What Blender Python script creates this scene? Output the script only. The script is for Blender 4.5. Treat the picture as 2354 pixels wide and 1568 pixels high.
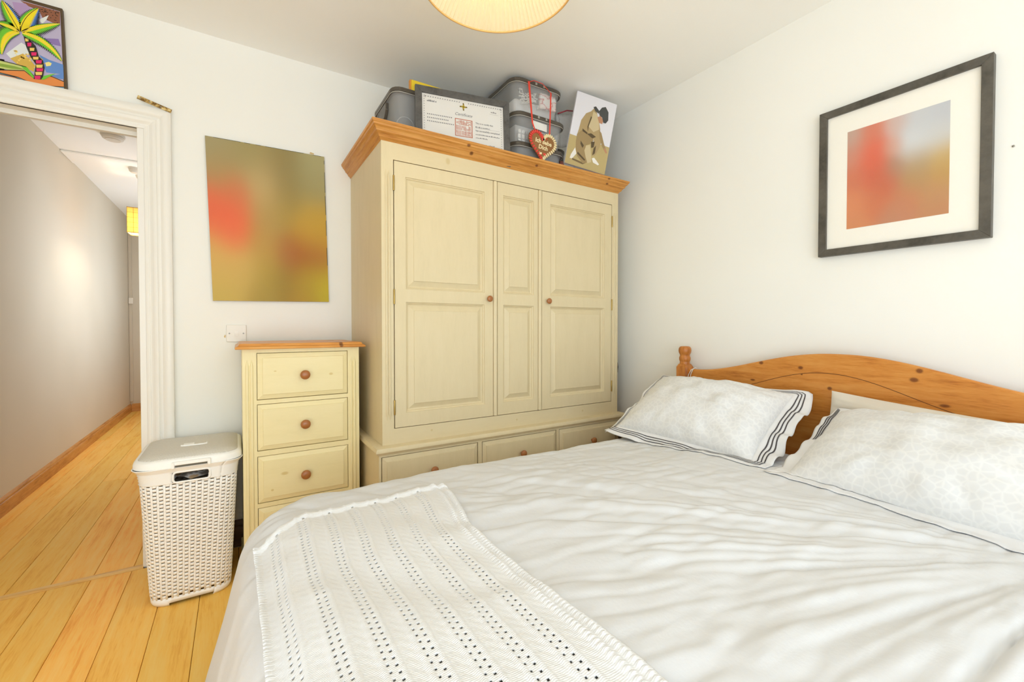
import bpy, bmesh, math, random
import numpy as np
from math import sin, cos, pi, radians
from mathutils import Vector, Matrix

for o in list(bpy.data.objects):
    bpy.data.objects.remove(o)
SC = bpy.context.scene
COL = SC.collection

# ------------------------------------------------------------------ camera
FPX, YAW, PITCH, CAMH = 1002.5, radians(32.3), radians(0.97), 1.13
cam = bpy.data.cameras.new('camera')
cam.sensor_width = 36.0
cam.lens = 36.0 * FPX / 2354.0
cam.shift_y = (768 - 784) / 2354.0
cam.clip_start = 0.02
camo = bpy.data.objects.new('camera', cam)
COL.objects.link(camo)
camo.location = (0, 0, CAMH)
camo.rotation_euler = (pi / 2 - PITCH, 0, -YAW)
SC.camera = camo

# ------------------------------------------------------------------ light
world = bpy.data.worlds.new('world')
SC.world = world
world.use_nodes = True
bgn = world.node_tree.nodes['Background']
bgn.inputs[0].default_value = (0.80, 0.88, 1.0, 1)
bgn.inputs[1].default_value = 1.5

def point_light(name, loc, power, col, r):
    l = bpy.data.lights.new(name, 'POINT')
    l.energy = power; l.color = col; l.shadow_soft_size = r
    o = bpy.data.objects.new(name, l)
    COL.objects.link(o)
    o.location = loc
    return o

def area_light(name, loc, rot, sx, sy, power, col):
    l = bpy.data.lights.new(name, 'AREA')
    l.shape = 'RECTANGLE'; l.size = sx; l.size_y = sy
    l.energy = power; l.color = col
    o = bpy.data.objects.new(name, l)
    COL.objects.link(o)
    o.location = loc; o.rotation_euler = rot
    return o

# daylight through the window of the room, in the wall behind the camera
area_light('window_daylight', (0.05, -1.82, 1.12), (radians(118), 0, 0), 2.70, 2.00, 52, (0.80, 0.925, 1.0))
area_light('left_fill_light', (-1.42, -0.75, 1.12), (pi / 2 + 0.2, 0, -pi / 2), 1.30, 2.00, 24, (0.80, 0.925, 1.0))  # added fill from the left, brightens the foot of the bed
# fill light added to brighten the hall, set in an invented side opening
area_light('hall_fill_light', (-0.16, 5.60, 1.55), (pi / 2 - 0.12, 0, pi / 2), 2.60, 1.30, 17, (0.84, 0.93, 1.0))

vs = SC.view_settings
SC.display_settings.display_device = 'sRGB'
vs.view_transform = 'Standard'
vs.look = 'None'
vs.exposure = -0.13
vs.gamma = 1.0
vs.use_curve_mapping = False
SC.cycles.max_bounces = 8
SC.cycles.diffuse_bounces = 6
SC.cycles.glossy_bounces = 2
SC.cycles.transmission_bounces = 3
SC.cycles.transparent_max_bounces = 8
SC.cycles.caustics_reflective = False
SC.cycles.caustics_refractive = False
SC.cycles.adaptive_threshold = 0.08
SC.cycles.use_light_tree = False
SC.cycles.sample_clamp_indirect = 6.0

# ------------------------------------------------------------------ helpers
def S(r, g, b):
    f = lambda c: (c / 255 / 12.92) if c / 255 <= 0.04045 else ((c / 255 + 0.055) / 1.055) ** 2.4
    return (f(r), f(g), f(b), 1.0)

def setp(b, **k):
    for n, v in k.items():
        b.inputs[n.replace('_', ' ')].default_value = v

def mat(name, col, rough=0.5, metal=0.0, spec=0.5, **k):
    m = bpy.data.materials.new(name)
    m.use_nodes = True
    b = m.node_tree.nodes['Principled BSDF']
    b.inputs['Base Color'].default_value = col
    b.inputs['Roughness'].default_value = rough
    b.inputs['Metallic'].default_value = metal
    b.inputs['Specular IOR Level'].default_value = spec
    setp(b, **k)
    return m

def N(m, typ, **k):
    n = m.node_tree.nodes.new(typ)
    for a, v in k.items():
        setattr(n, a, v)
    return n

def LK(m, a, b):
    m.node_tree.links.new(a, b)

def coords(m, scale=(1, 1, 1), space='Object'):
    t = N(m, 'ShaderNodeTexCoord'); mp = N(m, 'ShaderNodeMapping')
    LK(m, t.outputs[space], mp.inputs[0])
    mp.inputs['Scale'].default_value = scale
    return mp.outputs[0]

def bump(m, height, strength=0.2, dist=0.002):
    b = m.node_tree.nodes['Principled BSDF']
    n = N(m, 'ShaderNodeBump')
    n.inputs['Strength'].default_value = strength
    n.inputs['Distance'].default_value = dist
    LK(m, height, n.inputs['Height'])
    LK(m, n.outputs[0], b.inputs['Normal'])

def noise(m, vec, scale, detail=3, rough=0.5):
    n = N(m, 'ShaderNodeTexNoise')
    n.inputs['Scale'].default_value = scale
    n.inputs['Detail'].default_value = detail
    n.inputs['Roughness'].default_value = rough
    LK(m, vec, n.inputs['Vector'])
    return n.outputs[0]

def ramp(m, fac, stops):
    r = N(m, 'ShaderNodeValToRGB')
    e = r.color_ramp.elements
    while len(e) < len(stops):
        e.new(0.5)
    for i, (p, c) in enumerate(stops):
        e[i].position = p; e[i].color = c
    LK(m, fac, r.inputs[0])
    return r.outputs[0]

def math_n(m, op, a, b=None, c=None):
    n = N(m, 'ShaderNodeMath', operation=op)
    for i, v in enumerate((a, b, c)):
        if v is None: continue
        if isinstance(v, (int, float)): n.inputs[i].default_value = v
        else: LK(m, v, n.inputs[i])
    return n.outputs[0]

def mixc(m, fac, a, b, mode='MIX'):
    n = N(m, 'ShaderNodeMix', data_type='RGBA', blend_type=mode)
    for s, v in ((n.inputs[0], fac), (n.inputs[6], a), (n.inputs[7], b)):
        if isinstance(v, (int, float, tuple)): s.default_value = v
        else: LK(m, v, s)
    return n.outputs[2]

def plaster(name, col, col2, bs=0.08):
    m = mat(name, col, 0.85, spec=0.15)
    v = coords(m)
    c = ramp(m, noise(m, v, 1.3, 1), [(0.3, col), (0.7, col2)])
    LK(m, c, m.node_tree.nodes['Principled BSDF'].inputs['Base Color'])
    return m

def wood(name, c_dark, c_mid, c_light, grain=(1, 14, 14), sc=3.0, rough=0.42, knots=(), knot_col=S(88, 38, 14), vary=0.0, spec=0.4, soft=1.0, knot_fac=0.85, rgh=False):
    """knots: (x, y, z, rx, ry, rz) ellipsoids in object coordinates"""
    m = mat(name, c_mid, rough, spec=spec)
    b = m.node_tree.nodes['Principled BSDF']
    v = coords(m, grain)
    if vary:
        oi = N(m, 'ShaderNodeObjectInfo')
        cx = N(m, 'ShaderNodeCombineXYZ')
        LK(m, math_n(m, 'MULTIPLY', oi.outputs['Random'], 37.0), cx.inputs[0])
        LK(m, math_n(m, 'MULTIPLY', oi.outputs['Random'], 91.0), cx.inputs[2])
        va = N(m, 'ShaderNodeVectorMath', operation='ADD')
        LK(m, v, va.inputs[0]); LK(m, cx.outputs[0], va.inputs[1])
        v = va.outputs[0]
    n1 = noise(m, v, sc, 3, 0.6)
    n2 = noise(m, v, sc * 6, 2, 0.7)
    f = math_n(m, 'MULTIPLY_ADD', n2, 0.35, math_n(m, 'MULTIPLY', n1, 0.75))
    col = ramp(m, f, [(0.36, c_dark), (0.52, c_mid), (0.70, c_light)])
    if vary:
        hs = N(m, 'ShaderNodeHueSaturation')
        LK(m, col, hs.inputs['Color'])
        LK(m, math_n(m, 'MULTIPLY_ADD', oi.outputs['Random'], vary, 1.0 - vary / 2), hs.inputs['Value'])
        LK(m, math_n(m, 'MULTIPLY_ADD', oi.outputs['Random'], -0.012, 0.506), hs.inputs['Hue'])
        col = hs.outputs[0]
    if knots:
        t = N(m, 'ShaderNodeTexCoord')
        for (x, y, z, rx, ry, rz) in knots:
            mp = N(m, 'ShaderNodeMapping')
            mp.vector_type = 'POINT'
            LK(m, t.outputs['Object'], mp.inputs[0])
            mp.inputs['Location'].default_value = (-x / rx, -y / ry, -z / rz)
            mp.inputs['Scale'].default_value = (1 / rx, 1 / ry, 1 / rz)
            ln = N(m, 'ShaderNodeVectorMath', operation='LENGTH')
            LK(m, mp.outputs[0], ln.inputs[0])
            rr = ramp(m, ln.outputs['Value'], [(0.0, (1, 1, 1, 1)), (0.55, (0.85, 0.85, 0.85, 1)), (0.75, (0.3, 0.3, 0.3, 1)), (1.0, (0, 0, 0, 1))])
            col = mixc(m, math_n(m, 'MULTIPLY', rr, knot_fac), col, knot_col)
    LK(m, col, b.inputs['Base Color'])
    if rgh: bump(m, n2, 0.06, 0.001)
    return m

class B:
    def __init__(s): s.v = []; s.f = []; s.mi = []
    def add(s, vs, fs, mi=0):
        o = len(s.v)
        s.v += [tuple(p) for p in vs]
        s.f += [tuple(i + o for i in f) for f in fs]
        s.mi += [mi] * len(fs)
        return s
    def box(s, x0, x1, y0, y1, z0, z1, mi=0):
        v = [(x, y, z) for z in (z0, z1) for y in (y0, y1) for x in (x0, x1)]
        return s.add(v, [(0, 2, 3, 1), (4, 5, 7, 6), (0, 1, 5, 4), (2, 6, 7, 3), (0, 4, 6, 2), (1, 3, 7, 5)], mi)
    def lathe(s, prof, o, axis='z', n=24, mi=0):
        """prof: (radius, height along axis)"""
        vs = []
        for r, h in prof:
            for k in range(n):
                a = 2 * pi * k / n
                p = {'z': (r * cos(a), r * sin(a), h), '-y': (r * cos(a), -h, r * sin(a)), '-x': (-h, r * cos(a), r * sin(a))}[axis]
                vs.append((p[0] + o[0], p[1] + o[1], p[2] + o[2]))
        fs = []
        for i in range(len(prof) - 1):
            for k in range(n):
                k2 = (k + 1) % n
                fs.append((i * n + k, i * n + k2, (i + 1) * n + k2, (i + 1) * n + k))
        fs.append(tuple(range(n))[::-1]); fs.append(tuple(range((len(prof) - 1) * n, len(prof) * n)))
        return s.add(vs, fs, mi)
    def tube(s, pts, r, n=8, mi=0, closed=False):
        pts = [Vector(p) for p in pts]
        vs = []; m = len(pts)
        up = Vector((0.13, 0.27, 0.95)).normalized()
        for i, p in enumerate(pts):
            if closed: d = pts[(i + 1) % m] - pts[i - 1]
            else: d = pts[min(i + 1, m - 1)] - pts[max(i - 1, 0)]
            d.normalize()
            a = d.cross(up)
            if a.length < 1e-4: a = d.cross(Vector((1, 0, 0)))
            a.normalize(); c = d.cross(a)
            rr = r[i] if isinstance(r, (list, tuple)) else r
            for k in range(n):
                t = 2 * pi * k / n
                vs.append(p + a * (rr * cos(t)) + c * (rr * sin(t)))
        fs = []
        for i in range(m if closed else m - 1):
            j = (i + 1) % m
            for k in range(n):
                k2 = (k + 1) % n
                fs.append((i * n + k, i * n + k2, j * n + k2, j * n + k))
        if not closed:
            fs.append(tuple(range(n))[::-1]); fs.append(tuple(range((m - 1) * n, m * n)))
        return s.add(vs, fs, mi)
    def prism(s, poly, f, d0, d1, mi=0):
        """poly: 2D points; f(a, b, d) -> 3D"""
        n = len(poly)
        vs = [f(a, b, d0) for a, b in poly] + [f(a, b, d1) for a, b in poly]
        fs = [tuple(range(n))[::-1], tuple(range(n, 2 * n))]
        fs += [(i, (i + 1) % n, n + (i + 1) % n, n + i) for i in range(n)]
        return s.add(vs, fs, mi)
    def loops(s, rings, cap0=True, cap1=True, mi=0):
        """closed rings of equal length"""
        n = len(rings[0]); vs = [p for r in rings for p in r]
        fs = []
        for i in range(len(rings) - 1):
            for k in range(n):
                k2 = (k + 1) % n
                fs.append((i * n + k, i * n + k2, (i + 1) * n + k2, (i + 1) * n + k))
        if cap0: fs.append(tuple(range(n))[::-1])
        if cap1: fs.append(tuple(range((len(rings) - 1) * n, len(rings) * n)))
        return s.add(vs, fs, mi)
    def grid(s, P, mi=0, keep=None):
        """P: array (n, m, 3)"""
        n, m = P.shape[:2]
        fs = []
        for i in range(n - 1):
            for j in range(m - 1):
                if keep is None or keep[i, j]:
                    fs.append((i * m + j, i * m + j + 1, (i + 1) * m + j + 1, (i + 1) * m + j))
        return s.add(P.reshape(-1, 3).tolist(), fs, mi)
    def build(s, name, m, parent=None, smooth=False, bevel=0, seg=2, solid=0, fix=True, angle=None):
        me = bpy.data.meshes.new(name)
        off = wloc(parent) if parent else Vector((0, 0, 0))
        me.from_pydata([(p[0] - off.x, p[1] - off.y, p[2] - off.z) for p in s.v], [], s.f)
        for mm in (m if isinstance(m, (list, tuple)) else [m]):
            me.materials.append(mm)
        if any(s.mi):
            me.polygons.foreach_set('material_index', s.mi)
        if fix and len(s.f) < 60000:
            bm = bmesh.new(); bm.from_mesh(me)
            bmesh.ops.recalc_face_normals(bm, faces=bm.faces)
            bm.to_mesh(me); bm.free()
        if smooth:
            me.polygons.foreach_set('use_smooth', [True] * len(me.polygons))
        if angle:
            me.polygons.foreach_set('use_smooth', [True] * len(me.polygons))
            me.set_sharp_from_angle(angle=radians(angle))
        me.update()
        o = bpy.data.objects.new(name, me)
        COL.objects.link(o)
        if parent: o.parent = parent
        if bevel:
            b = o.modifiers.new('bevel', 'BEVEL'); b.width = bevel; b.segments = seg
            b.limit_method = 'ANGLE'; b.angle_limit = radians(35)
        if solid:
            b = o.modifiers.new('solid', 'SOLIDIFY'); b.thickness = solid; b.offset = -1
        return o

def wloc(o):
    p = Vector((0, 0, 0))
    while o:
        p += o.location; o = o.parent
    return p

def tag(o, label, cat, group=None, kind=None):
    o['label'] = label; o['category'] = cat
    if group: o['group'] = group
    if kind: o['kind'] = kind
    return o

def struct(o, label=None):
    o['kind'] = 'structure'
    if label: o['label'] = label
    return o

def thing(name, label, cat, loc, group=None):
    o = bpy.data.objects.new(name, None)
    COL.objects.link(o)
    o.location = loc
    o.empty_display_size = 0.05
    return tag(o, label, cat, group)

def text_mesh(s, size, bold=0.0, shear=0.0, space=1.0):
    """flat lettering as (verts2d, faces), origin at left of baseline"""
    c = bpy.data.curves.new('lettering', 'FONT')
    c.body = s; c.size = size; c.offset = bold; c.shear = shear; c.space_character = space
    c.resolution_u = 3; c.fill_mode = 'FRONT'
    o = bpy.data.objects.new('lettering', c)
    COL.objects.link(o)
    dg = bpy.context.evaluated_depsgraph_get()
    me = bpy.data.meshes.new_from_object(o.evaluated_get(dg))
    vs = [(v.co.x, v.co.y) for v in me.vertices]; fs = [tuple(p.vertices) for p in me.polygons]
    bpy.data.objects.remove(o); bpy.data.curves.remove(c); bpy.data.meshes.remove(me)
    return vs, fs

# numpy value noise
_rng = np.random.RandomState(7)
_T2 = _rng.rand(256, 256)
def vn2(x, y, s=0):
    x = np.asarray(x, float) + s * 17.31; y = np.asarray(y, float) + s * 9.73
    xi = np.floor(x).astype(int); yi = np.floor(y).astype(int)
    fx = x - xi; fy = y - yi
    fx = fx * fx * fx * (fx * (fx * 6 - 15) + 10); fy = fy * fy * fy * (fy * (fy * 6 - 15) + 10)
    g = lambda a, b: _T2[a & 255, b & 255]
    return (g(xi, yi) * (1 - fx) + g(xi + 1, yi) * fx) * (1 - fy) + (g(xi, yi + 1) * (1 - fx) + g(xi + 1, yi + 1) * fx) * fy
def sst(x, a, b):
    t = np.clip((x - a) / (b - a), 0, 1)
    return t * t * (3 - 2 * t)

# ------------------------------------------------------------------ dimensions of the room
XL, XR, YF, YB, ZC = -1.40, 2.245, -1.80, 2.65, 2.575
DX0, DX1, DZ = -1.17, -0.378, 2.050           # door opening
HX0, HX1, HY1 = -1.20, -0.15, 7.60           # hallway
WT = 0.12

M_wall = plaster('white wall paint', S(246, 245, 240), S(243, 242, 236))
M_ceil = plaster('ceiling paint', S(252, 252, 250), S(250, 250, 247))
M_hall = plaster('warm hallway paint', S(216, 206, 188), S(210, 200, 181))
M_gloss = mat('white gloss trim paint', S(240, 237, 230), 0.35)
M_trim_worn = M_gloss
M_floor = wood('golden plank wood', S(240, 168, 68), S(255, 198, 96), S(255, 208, 116), grain=(14, 1.0, 14), sc=2.2, rough=0.45, vary=0.16, spec=0.2, rgh=True)
M_sub = mat('dark gap under planks', S(60, 36, 16), 0.9)
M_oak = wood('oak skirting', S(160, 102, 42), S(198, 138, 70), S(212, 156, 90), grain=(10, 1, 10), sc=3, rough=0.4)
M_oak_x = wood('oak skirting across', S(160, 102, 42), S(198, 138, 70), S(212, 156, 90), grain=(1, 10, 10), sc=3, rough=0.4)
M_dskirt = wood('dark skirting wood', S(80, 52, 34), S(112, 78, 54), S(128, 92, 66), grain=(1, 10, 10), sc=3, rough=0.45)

# floor slab and planks -----------------------------------------------------
b = B()
b.box(XL - 0.1, XR + 0.1, YF - 0.1, YB, -0.06, -0.014)
b.box(HX0 - 0.1, HX1 + 0.1, YB, HY1 + 0.1, -0.06, -0.014)
floor = struct(b.build('floor', M_sub))
PW = 0.1395
rnd = random.Random(5)
def plank(x0, x1, y0, y1):
    g = 0.0008
    b = B()
    bv = 0.0016
    b.loops([[(x0 + g, y0 + g, -0.015), (x1 - g, y0 + g, -0.015), (x1 - g, y1 - g, -0.015), (x0 + g, y1 - g, -0.015)],
             [(x0 + g, y0 + g, -bv), (x1 - g, y0 + g, -bv), (x1 - g, y1 - g, -bv), (x0 + g, y1 - g, -bv)],
             [(x0 + g + bv, y0 + g + bv, 0), (x1 - g - bv, y0 + g + bv, 0), (x1 - g - bv, y1 - g - bv, 0), (x0 + g + bv, y1 - g - bv, 0)]])
    o = b.build('plank', M_floor, floor, fix=False)
    # own origin so that each board has its own grain
    c = Vector(((x0 + x1) / 2, (y0 + y1) / 2, 0))
    o.data.transform(Matrix.Translation(-c)); o.location = c
k0 = -8
for k in range(k0, 20):
    x0 = -0.418 + PW * k; x1 = x0 + PW
    a, c = max(x0, XL), min(x1, XR)
    if c - a > 0.01:
        ys = [YF, YF + 0.5 + rnd.random() * 1.2, YB - 0.021] if k % 2 else [YF, YB - 0.021]
        for y0, y1 in zip(ys[:-1], ys[1:]):
            plank(a, c, y0, y1)
    a, c = max(x0, HX0), min(x1, HX1)
    if c - a > 0.01:
        ys = [YB + 0.021, 4.2 + rnd.random() * 2.2, HY1]
        for y0, y1 in zip(ys[:-1], ys[1:]):
            plank(a, c, y0, y1)
# threshold bar between room and hall
b = B()
b.prism([(YB - 0.021, -0.012), (YB - 0.021, 0.002), (YB - 0.014, 0.006), (YB + 0.010, 0.007), (YB + 0.021, 0.002), (YB + 0.021, -0.012)], lambda a, c, d: (d, a, c), DX0, DX1)
M_thr = wood('pale threshold wood', S(205, 150, 78), S(226, 176, 100), S(238, 196, 126), grain=(1, 12, 12), sc=3, rough=0.35)
struct(b.build('trim_1', M_thr), 'pale wooden threshold strip across the doorway')

# walls ---------------------------------------------------------------------
b = B()
b.box(XL - WT, DX0, YB, YB + WT, -0.05, ZC); b.box(DX1, XR + WT, YB, YB + WT, -0.05, ZC); b.box(DX0, DX1, YB, YB + WT, DZ, ZC)
struct(b.build('wall_back', M_wall), 'white wall with the doorway')
struct(B().box(XR, XR + WT, YF - WT, YB, -0.05, ZC).build('wall_right', M_wall), 'white wall behind the headboard')
b = B()
b.box(XL - WT, XL, YF - WT, -1.40, -0.05, ZC); b.box(XL - WT, XL, -0.10, YB, -0.05, ZC); b.box(XL - WT, XL, -1.40, -0.10, -0.05, 0.10); b.box(XL - WT, XL, -1.40, -0.10, 2.15, ZC)
struct(b.build('wall_left', M_wall))
b = B()
b.box(XL - 0.09, XL - 0.04, -1.40, -1.35, 0.10, 2.15); b.box(XL - 0.09, XL - 0.04, -0.15, -0.10, 0.10, 2.15); b.box(XL - 0.09, XL - 0.04, -1.40, -0.10, 0.10, 0.15); b.box(XL - 0.09, XL - 0.04, -1.40, -0.10, 2.10, 2.15)
struct(b.build('added_left_window', M_gloss))  # unseen frame made up to go with the added left light
WX0, WX1, WZ0, WZ1 = -1.30, 1.40, 0.10, 2.15
b = B()
b.box(XL, WX0, YF - WT, YF, -0.05, ZC); b.box(WX1, XR, YF - WT, YF, -0.05, ZC)
b.box(WX0, WX1, YF - WT, YF, -0.05, WZ0); b.box(WX0, WX1, YF - WT, YF, WZ1, ZC)
struct(b.build('wall_front', M_wall))
struct(B().box(XL - WT, XR + WT, YF - WT, YB + WT, ZC, ZC + 0.1).build('ceiling', M_ceil), 'white bedroom ceiling')
w = struct(bpy.data.objects.new('window_1', None)); COL.objects.link(w); w.location = (0.05, YF, WZ0)
b = B()
fw = 0.05
b.box(WX0, WX0 + fw, YF - 0.09, YF - 0.03, WZ0, WZ1); b.box(WX1 - fw, WX1, YF - 0.09, YF - 0.03, WZ0, WZ1)
b.box(WX0, WX1, YF - 0.09, YF - 0.03, WZ0, WZ0 + fw); b.box(WX0, WX1, YF - 0.09, YF - 0.03, WZ1 - fw, WZ1)
b.box(0.03, 0.07, YF - 0.085, YF - 0.035, WZ0, WZ1)
b.build('window_frame', M_gloss, w, bevel=0.004)
B().box(WX0 - 0.05, WX1 + 0.05, YF - 0.02, YF + 0.10, WZ0 - 0.03, WZ0).build('window_sill', M_gloss, w, bevel=0.006)

# hallway
struct(B().box(HX0 - WT, HX0, YB + WT, HY1, -0.05, ZC).build('wall_hallway_left', M_hall), 'warm cream hallway wall')
b = B()
b.box(HX1, HX1 + WT, YB + WT, 4.30, -0.05, ZC); b.box(HX1, HX1 + WT, 6.90, HY1, -0.05, ZC); b.box(HX1, HX1 + WT, 4.30, 6.90, -0.05, 0.9); b.box(HX1, HX1 + WT, 4.30, 6.90, 2.2, ZC)
struct(b.build('wall_hallway_right', M_hall))
b = B()
b.box(HX1 + 0.04, HX1 + 0.09, 4.30, 4.35, 0.9, 2.2); b.box(HX1 + 0.04, HX1 + 0.09, 6.85, 6.90, 0.9, 2.2); b.box(HX1 + 0.04, HX1 + 0.09, 4.30, 6.90, 0.9, 0.95); b.box(HX1 + 0.04, HX1 + 0.09, 4.30, 6.90, 2.15, 2.2)
struct(b.build('added_hall_window', M_gloss))  # unseen frame made up to go with the hall fill
struct(B().box(HX0 - WT, HX1 + WT, HY1, HY1 + WT, -0.05, ZC).build('wall_hallway_end', M_hall), 'cream wall at the end of the hallway')
struct(B().box(HX0 - WT, HX1 + WT, YB + WT, HY1 + WT, ZC, ZC + 0.1).build('ceiling_hallway', M_ceil), 'white hallway ceiling')
struct(B().box(HX0, HX1, 4.98, 5.30, ZC - 0.016, ZC).build('trim_2', M_ceil, bevel=0.012, seg=4), 'shallow beam across the hallway ceiling')

SK = [(0, 0), (0.018, 0), (0.018, 0.072), (0.016, 0.078), (0.012, 0.082), (0.014, 0.086), (0.012, 0.094), (0.006, 0.102), (0, 0.106)]
b = B().prism(SK, lambda a, c, d: (HX0 + a, d, c), YB + WT, HY1)
struct(b.build('baseboard_hallway_left', M_oak), 'oak skirting board along the hallway wall')
b = B().prism(SK, lambda a, c, d: (d, HY1 - a, c), HX0 + 0.018, HX1)
struct(b.build('baseboard_hallway_end', M_oak_x), 'oak skirting board on the hallway end wall')
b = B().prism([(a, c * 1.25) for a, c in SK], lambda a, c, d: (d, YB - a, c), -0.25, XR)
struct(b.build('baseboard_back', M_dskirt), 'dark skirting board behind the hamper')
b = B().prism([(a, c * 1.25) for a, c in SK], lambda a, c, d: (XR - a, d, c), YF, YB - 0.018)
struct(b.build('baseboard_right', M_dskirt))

# door lining and architrave ---------------------------------------------------
arch = struct(bpy.data.objects.new('trim_3', None), 'white moulded door frame round the opening to the hallway')
COL.objects.link(arch); arch.location = ((DX0 + DX1) / 2, YB, 0)
b = B()
b.box(DX1 - 0.002, DX1 + 0.028, YB - 0.012, YB + WT + 0.012, 0, DZ + 0.010)
b.build('door_lining', M_gloss, arch, bevel=0.002)
b = B()
b.box(DX0 - 0.028, DX0 + 0.002, YB - 0.012, YB + WT + 0.012, 0, DZ + 0.010)
b.build('door_lining', M_gloss, arch, bevel=0.002)
b = B()
b.box(DX0 + 0.002, DX1 - 0.002, YB - 0.012, YB + WT + 0.012, DZ - 0.002, DZ + 0.010)
b.build('head_lining', M_gloss, arch, bevel=0.002)
B().box(DX0, DX1, YB + 0.050, YB + 0.072, DZ - 0.021, DZ).build('door_stop', M_gloss, arch, bevel=0.002)
AP = [(0.022, 0.0), (0.022, 0.016), (0.024, 0.018), (0.036, 0.018), (0.038, 0.0155), (0.044, 0.0155), (0.052, 0.023), (0.060, 0.028), (0.068, 0.028), (0.072, 0.022), (0.082, 0.020), (0.088, 0.026), (0.096, 0.033), (0.118, 0.034), (0.124, 0.030), (0.124, 0.0)]
def casing(a0, a1, f0, f1, name):
    b = B(); n = len(AP)
    vs = [f0(w, t) for w, t in AP] + [f1(w, t) for w, t in AP]
    b.add(vs, [(i, i + 1, n + i + 1, n + i) for i in range(n - 1)] + [tuple(range(n)), tuple(range(n, 2 * n))[::-1]])
    return b.build(name, M_gloss, arch, angle=50)
casing(0, 0, lambda w, t: (DX1 + w, YB - t, 0), lambda w, t: (DX1 + w, YB - t, DZ + w - 0.024), 'side_casing')
casing(0, 0, lambda w, t: (DX0 - w, YB - t, 0), lambda w, t: (DX0 - w, YB - t, DZ + w - 0.024), 'side_casing')
casing(0, 0, lambda w, t: (DX0 - w, YB - t, DZ + w - 0.024), lambda w, t: (DX1 + w, YB - t, DZ + w - 0.024), 'head_casing')

# ------------------------------------------------------------------ joinery materials
CREAM = S(228, 212, 164)
def cream(name, knots=()):
    return wood(name, S(215, 199, 161), S(218, 202, 164), S(220, 204, 167), grain=(5, 5, 1), sc=4, rough=0.42, knots=knots, knot_col=S(196, 172, 112), spec=0.35, knot_fac=0.6)
M_cream = cream('cream satin paint')
M_cream_k = cream('cream satin paint with knots', knots=[(-0.27, -0.35, 0.98, 0.012, 1, 0.02), (-0.29, -0.35, 0.33, 0.009, 1, 0.009)])
M_knob = mat('turned brown wood knob', S(164, 102, 52), 0.28, spec=0.6)
M_dgap = mat('dark shadow gap', S(70, 58, 34), 0.9)
M_brass = mat('aged brass', S(176, 148, 84), 0.35, metal=0.85)
M_steel = mat('dull steel', S(150, 146, 138), 0.35, metal=0.8)

def panel_rings(b, x0, x1, z0, z1, y, prof):
    """concentric rectangular mouldings, prof = (inset, depth towards +y)"""
    rings = [[(x0 + i, y + d, z0 + i), (x1 - i, y + d, z0 + i), (x1 - i, y + d, z1 - i), (x0 + i, y + d, z1 - i)] for i, d in prof]
    n = 4; vs = [p for r in rings for p in r]; fs = []
    for i in range(len(rings) - 1):
        for k in range(4):
            k2 = (k + 1) % 4
            fs.append((i * n + k, i * n + k2, (i + 1) * n + k2, (i + 1) * n + k))
    fs.append(tuple(range((len(rings) - 1) * n, len(rings) * n)))
    b.add(vs, fs)

def flat_with_holes(b, x0, x1, z0, z1, y, holes, thick):
    xs = sorted({x0, x1, *[h[0] for h in holes], *[h[1] for h in holes]})
    zs = sorted({z0, z1, *[h[2] for h in holes], *[h[3] for h in holes]})
    for i in range(len(xs) - 1):
        for j in range(len(zs) - 1):
            cx, cz = (xs[i] + xs[i + 1]) / 2, (zs[j] + zs[j + 1]) / 2
            if any(h[0] < cx < h[1] and h[2] < cz < h[3] for h in holes): continue
            b.add([(xs[i], y, zs[j]), (xs[i + 1], y, zs[j]), (xs[i + 1], y, zs[j + 1]), (xs[i], y, zs[j + 1])], [(0, 1, 2, 3)])
    yb = y + thick
    b.add([(x0, y, z0), (x1, y, z0), (x1, y, z1), (x0, y, z1), (x0, yb, z0), (x1, yb, z0), (x1, yb, z1), (x0, yb, z1)],
          [(0, 4, 5, 1), (1, 5, 6, 2), (2, 6, 7, 3), (3, 7, 4, 0), (4, 7, 6, 5)])

PANEL = [(0.0, 0.0), (0.002, 0.005), (0.006, 0.007), (0.009, 0.013), (0.0135, 0.016)]
RAISED = [(0.0135, 0.016), (0.016, 0.0165), (0.040, 0.004), (0.0412, 0.001)]

def flute(b, x, z0, z1, y, w=0.0055, h=0.0055):
    """half round reed with pointed ends"""
    rings = []
    for z, k in ((z0, 0.05), (z0 + 0.03, 1), (z1 - 0.03, 1), (z1, 0.05)):
        rings.append([(x + w * k * cos(a), y - h * k * sin(a), z) for a in np.linspace(0, pi, 7)])
    n = 7; vs = [p for r in rings for p in r]; fs = []
    for i in range(3):
        for k in range(6):
            fs.append((i * n + k, i * n + k + 1, (i + 1) * n + k + 1, (i + 1) * n + k))
    b.add(vs, fs)

def knob(parent, x, y, z, r):
    b = B()
    b.lathe([(0.30 * r, -0.004), (0.42 * r, 0.0), (0.40 * r, 0.45 * r), (0.62 * r, 0.62 * r), (0.90 * r, 0.80 * r), (1.0 * r, 1.05 * r), (0.96 * r, 1.28 * r), (0.80 * r, 1.48 * r), (0.5 * r, 1.62 * r), (0.2 * r, 1.67 * r)], (x, y, z), '-y', 24)
    return b.build('knob', M_knob, parent, smooth=True)

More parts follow.
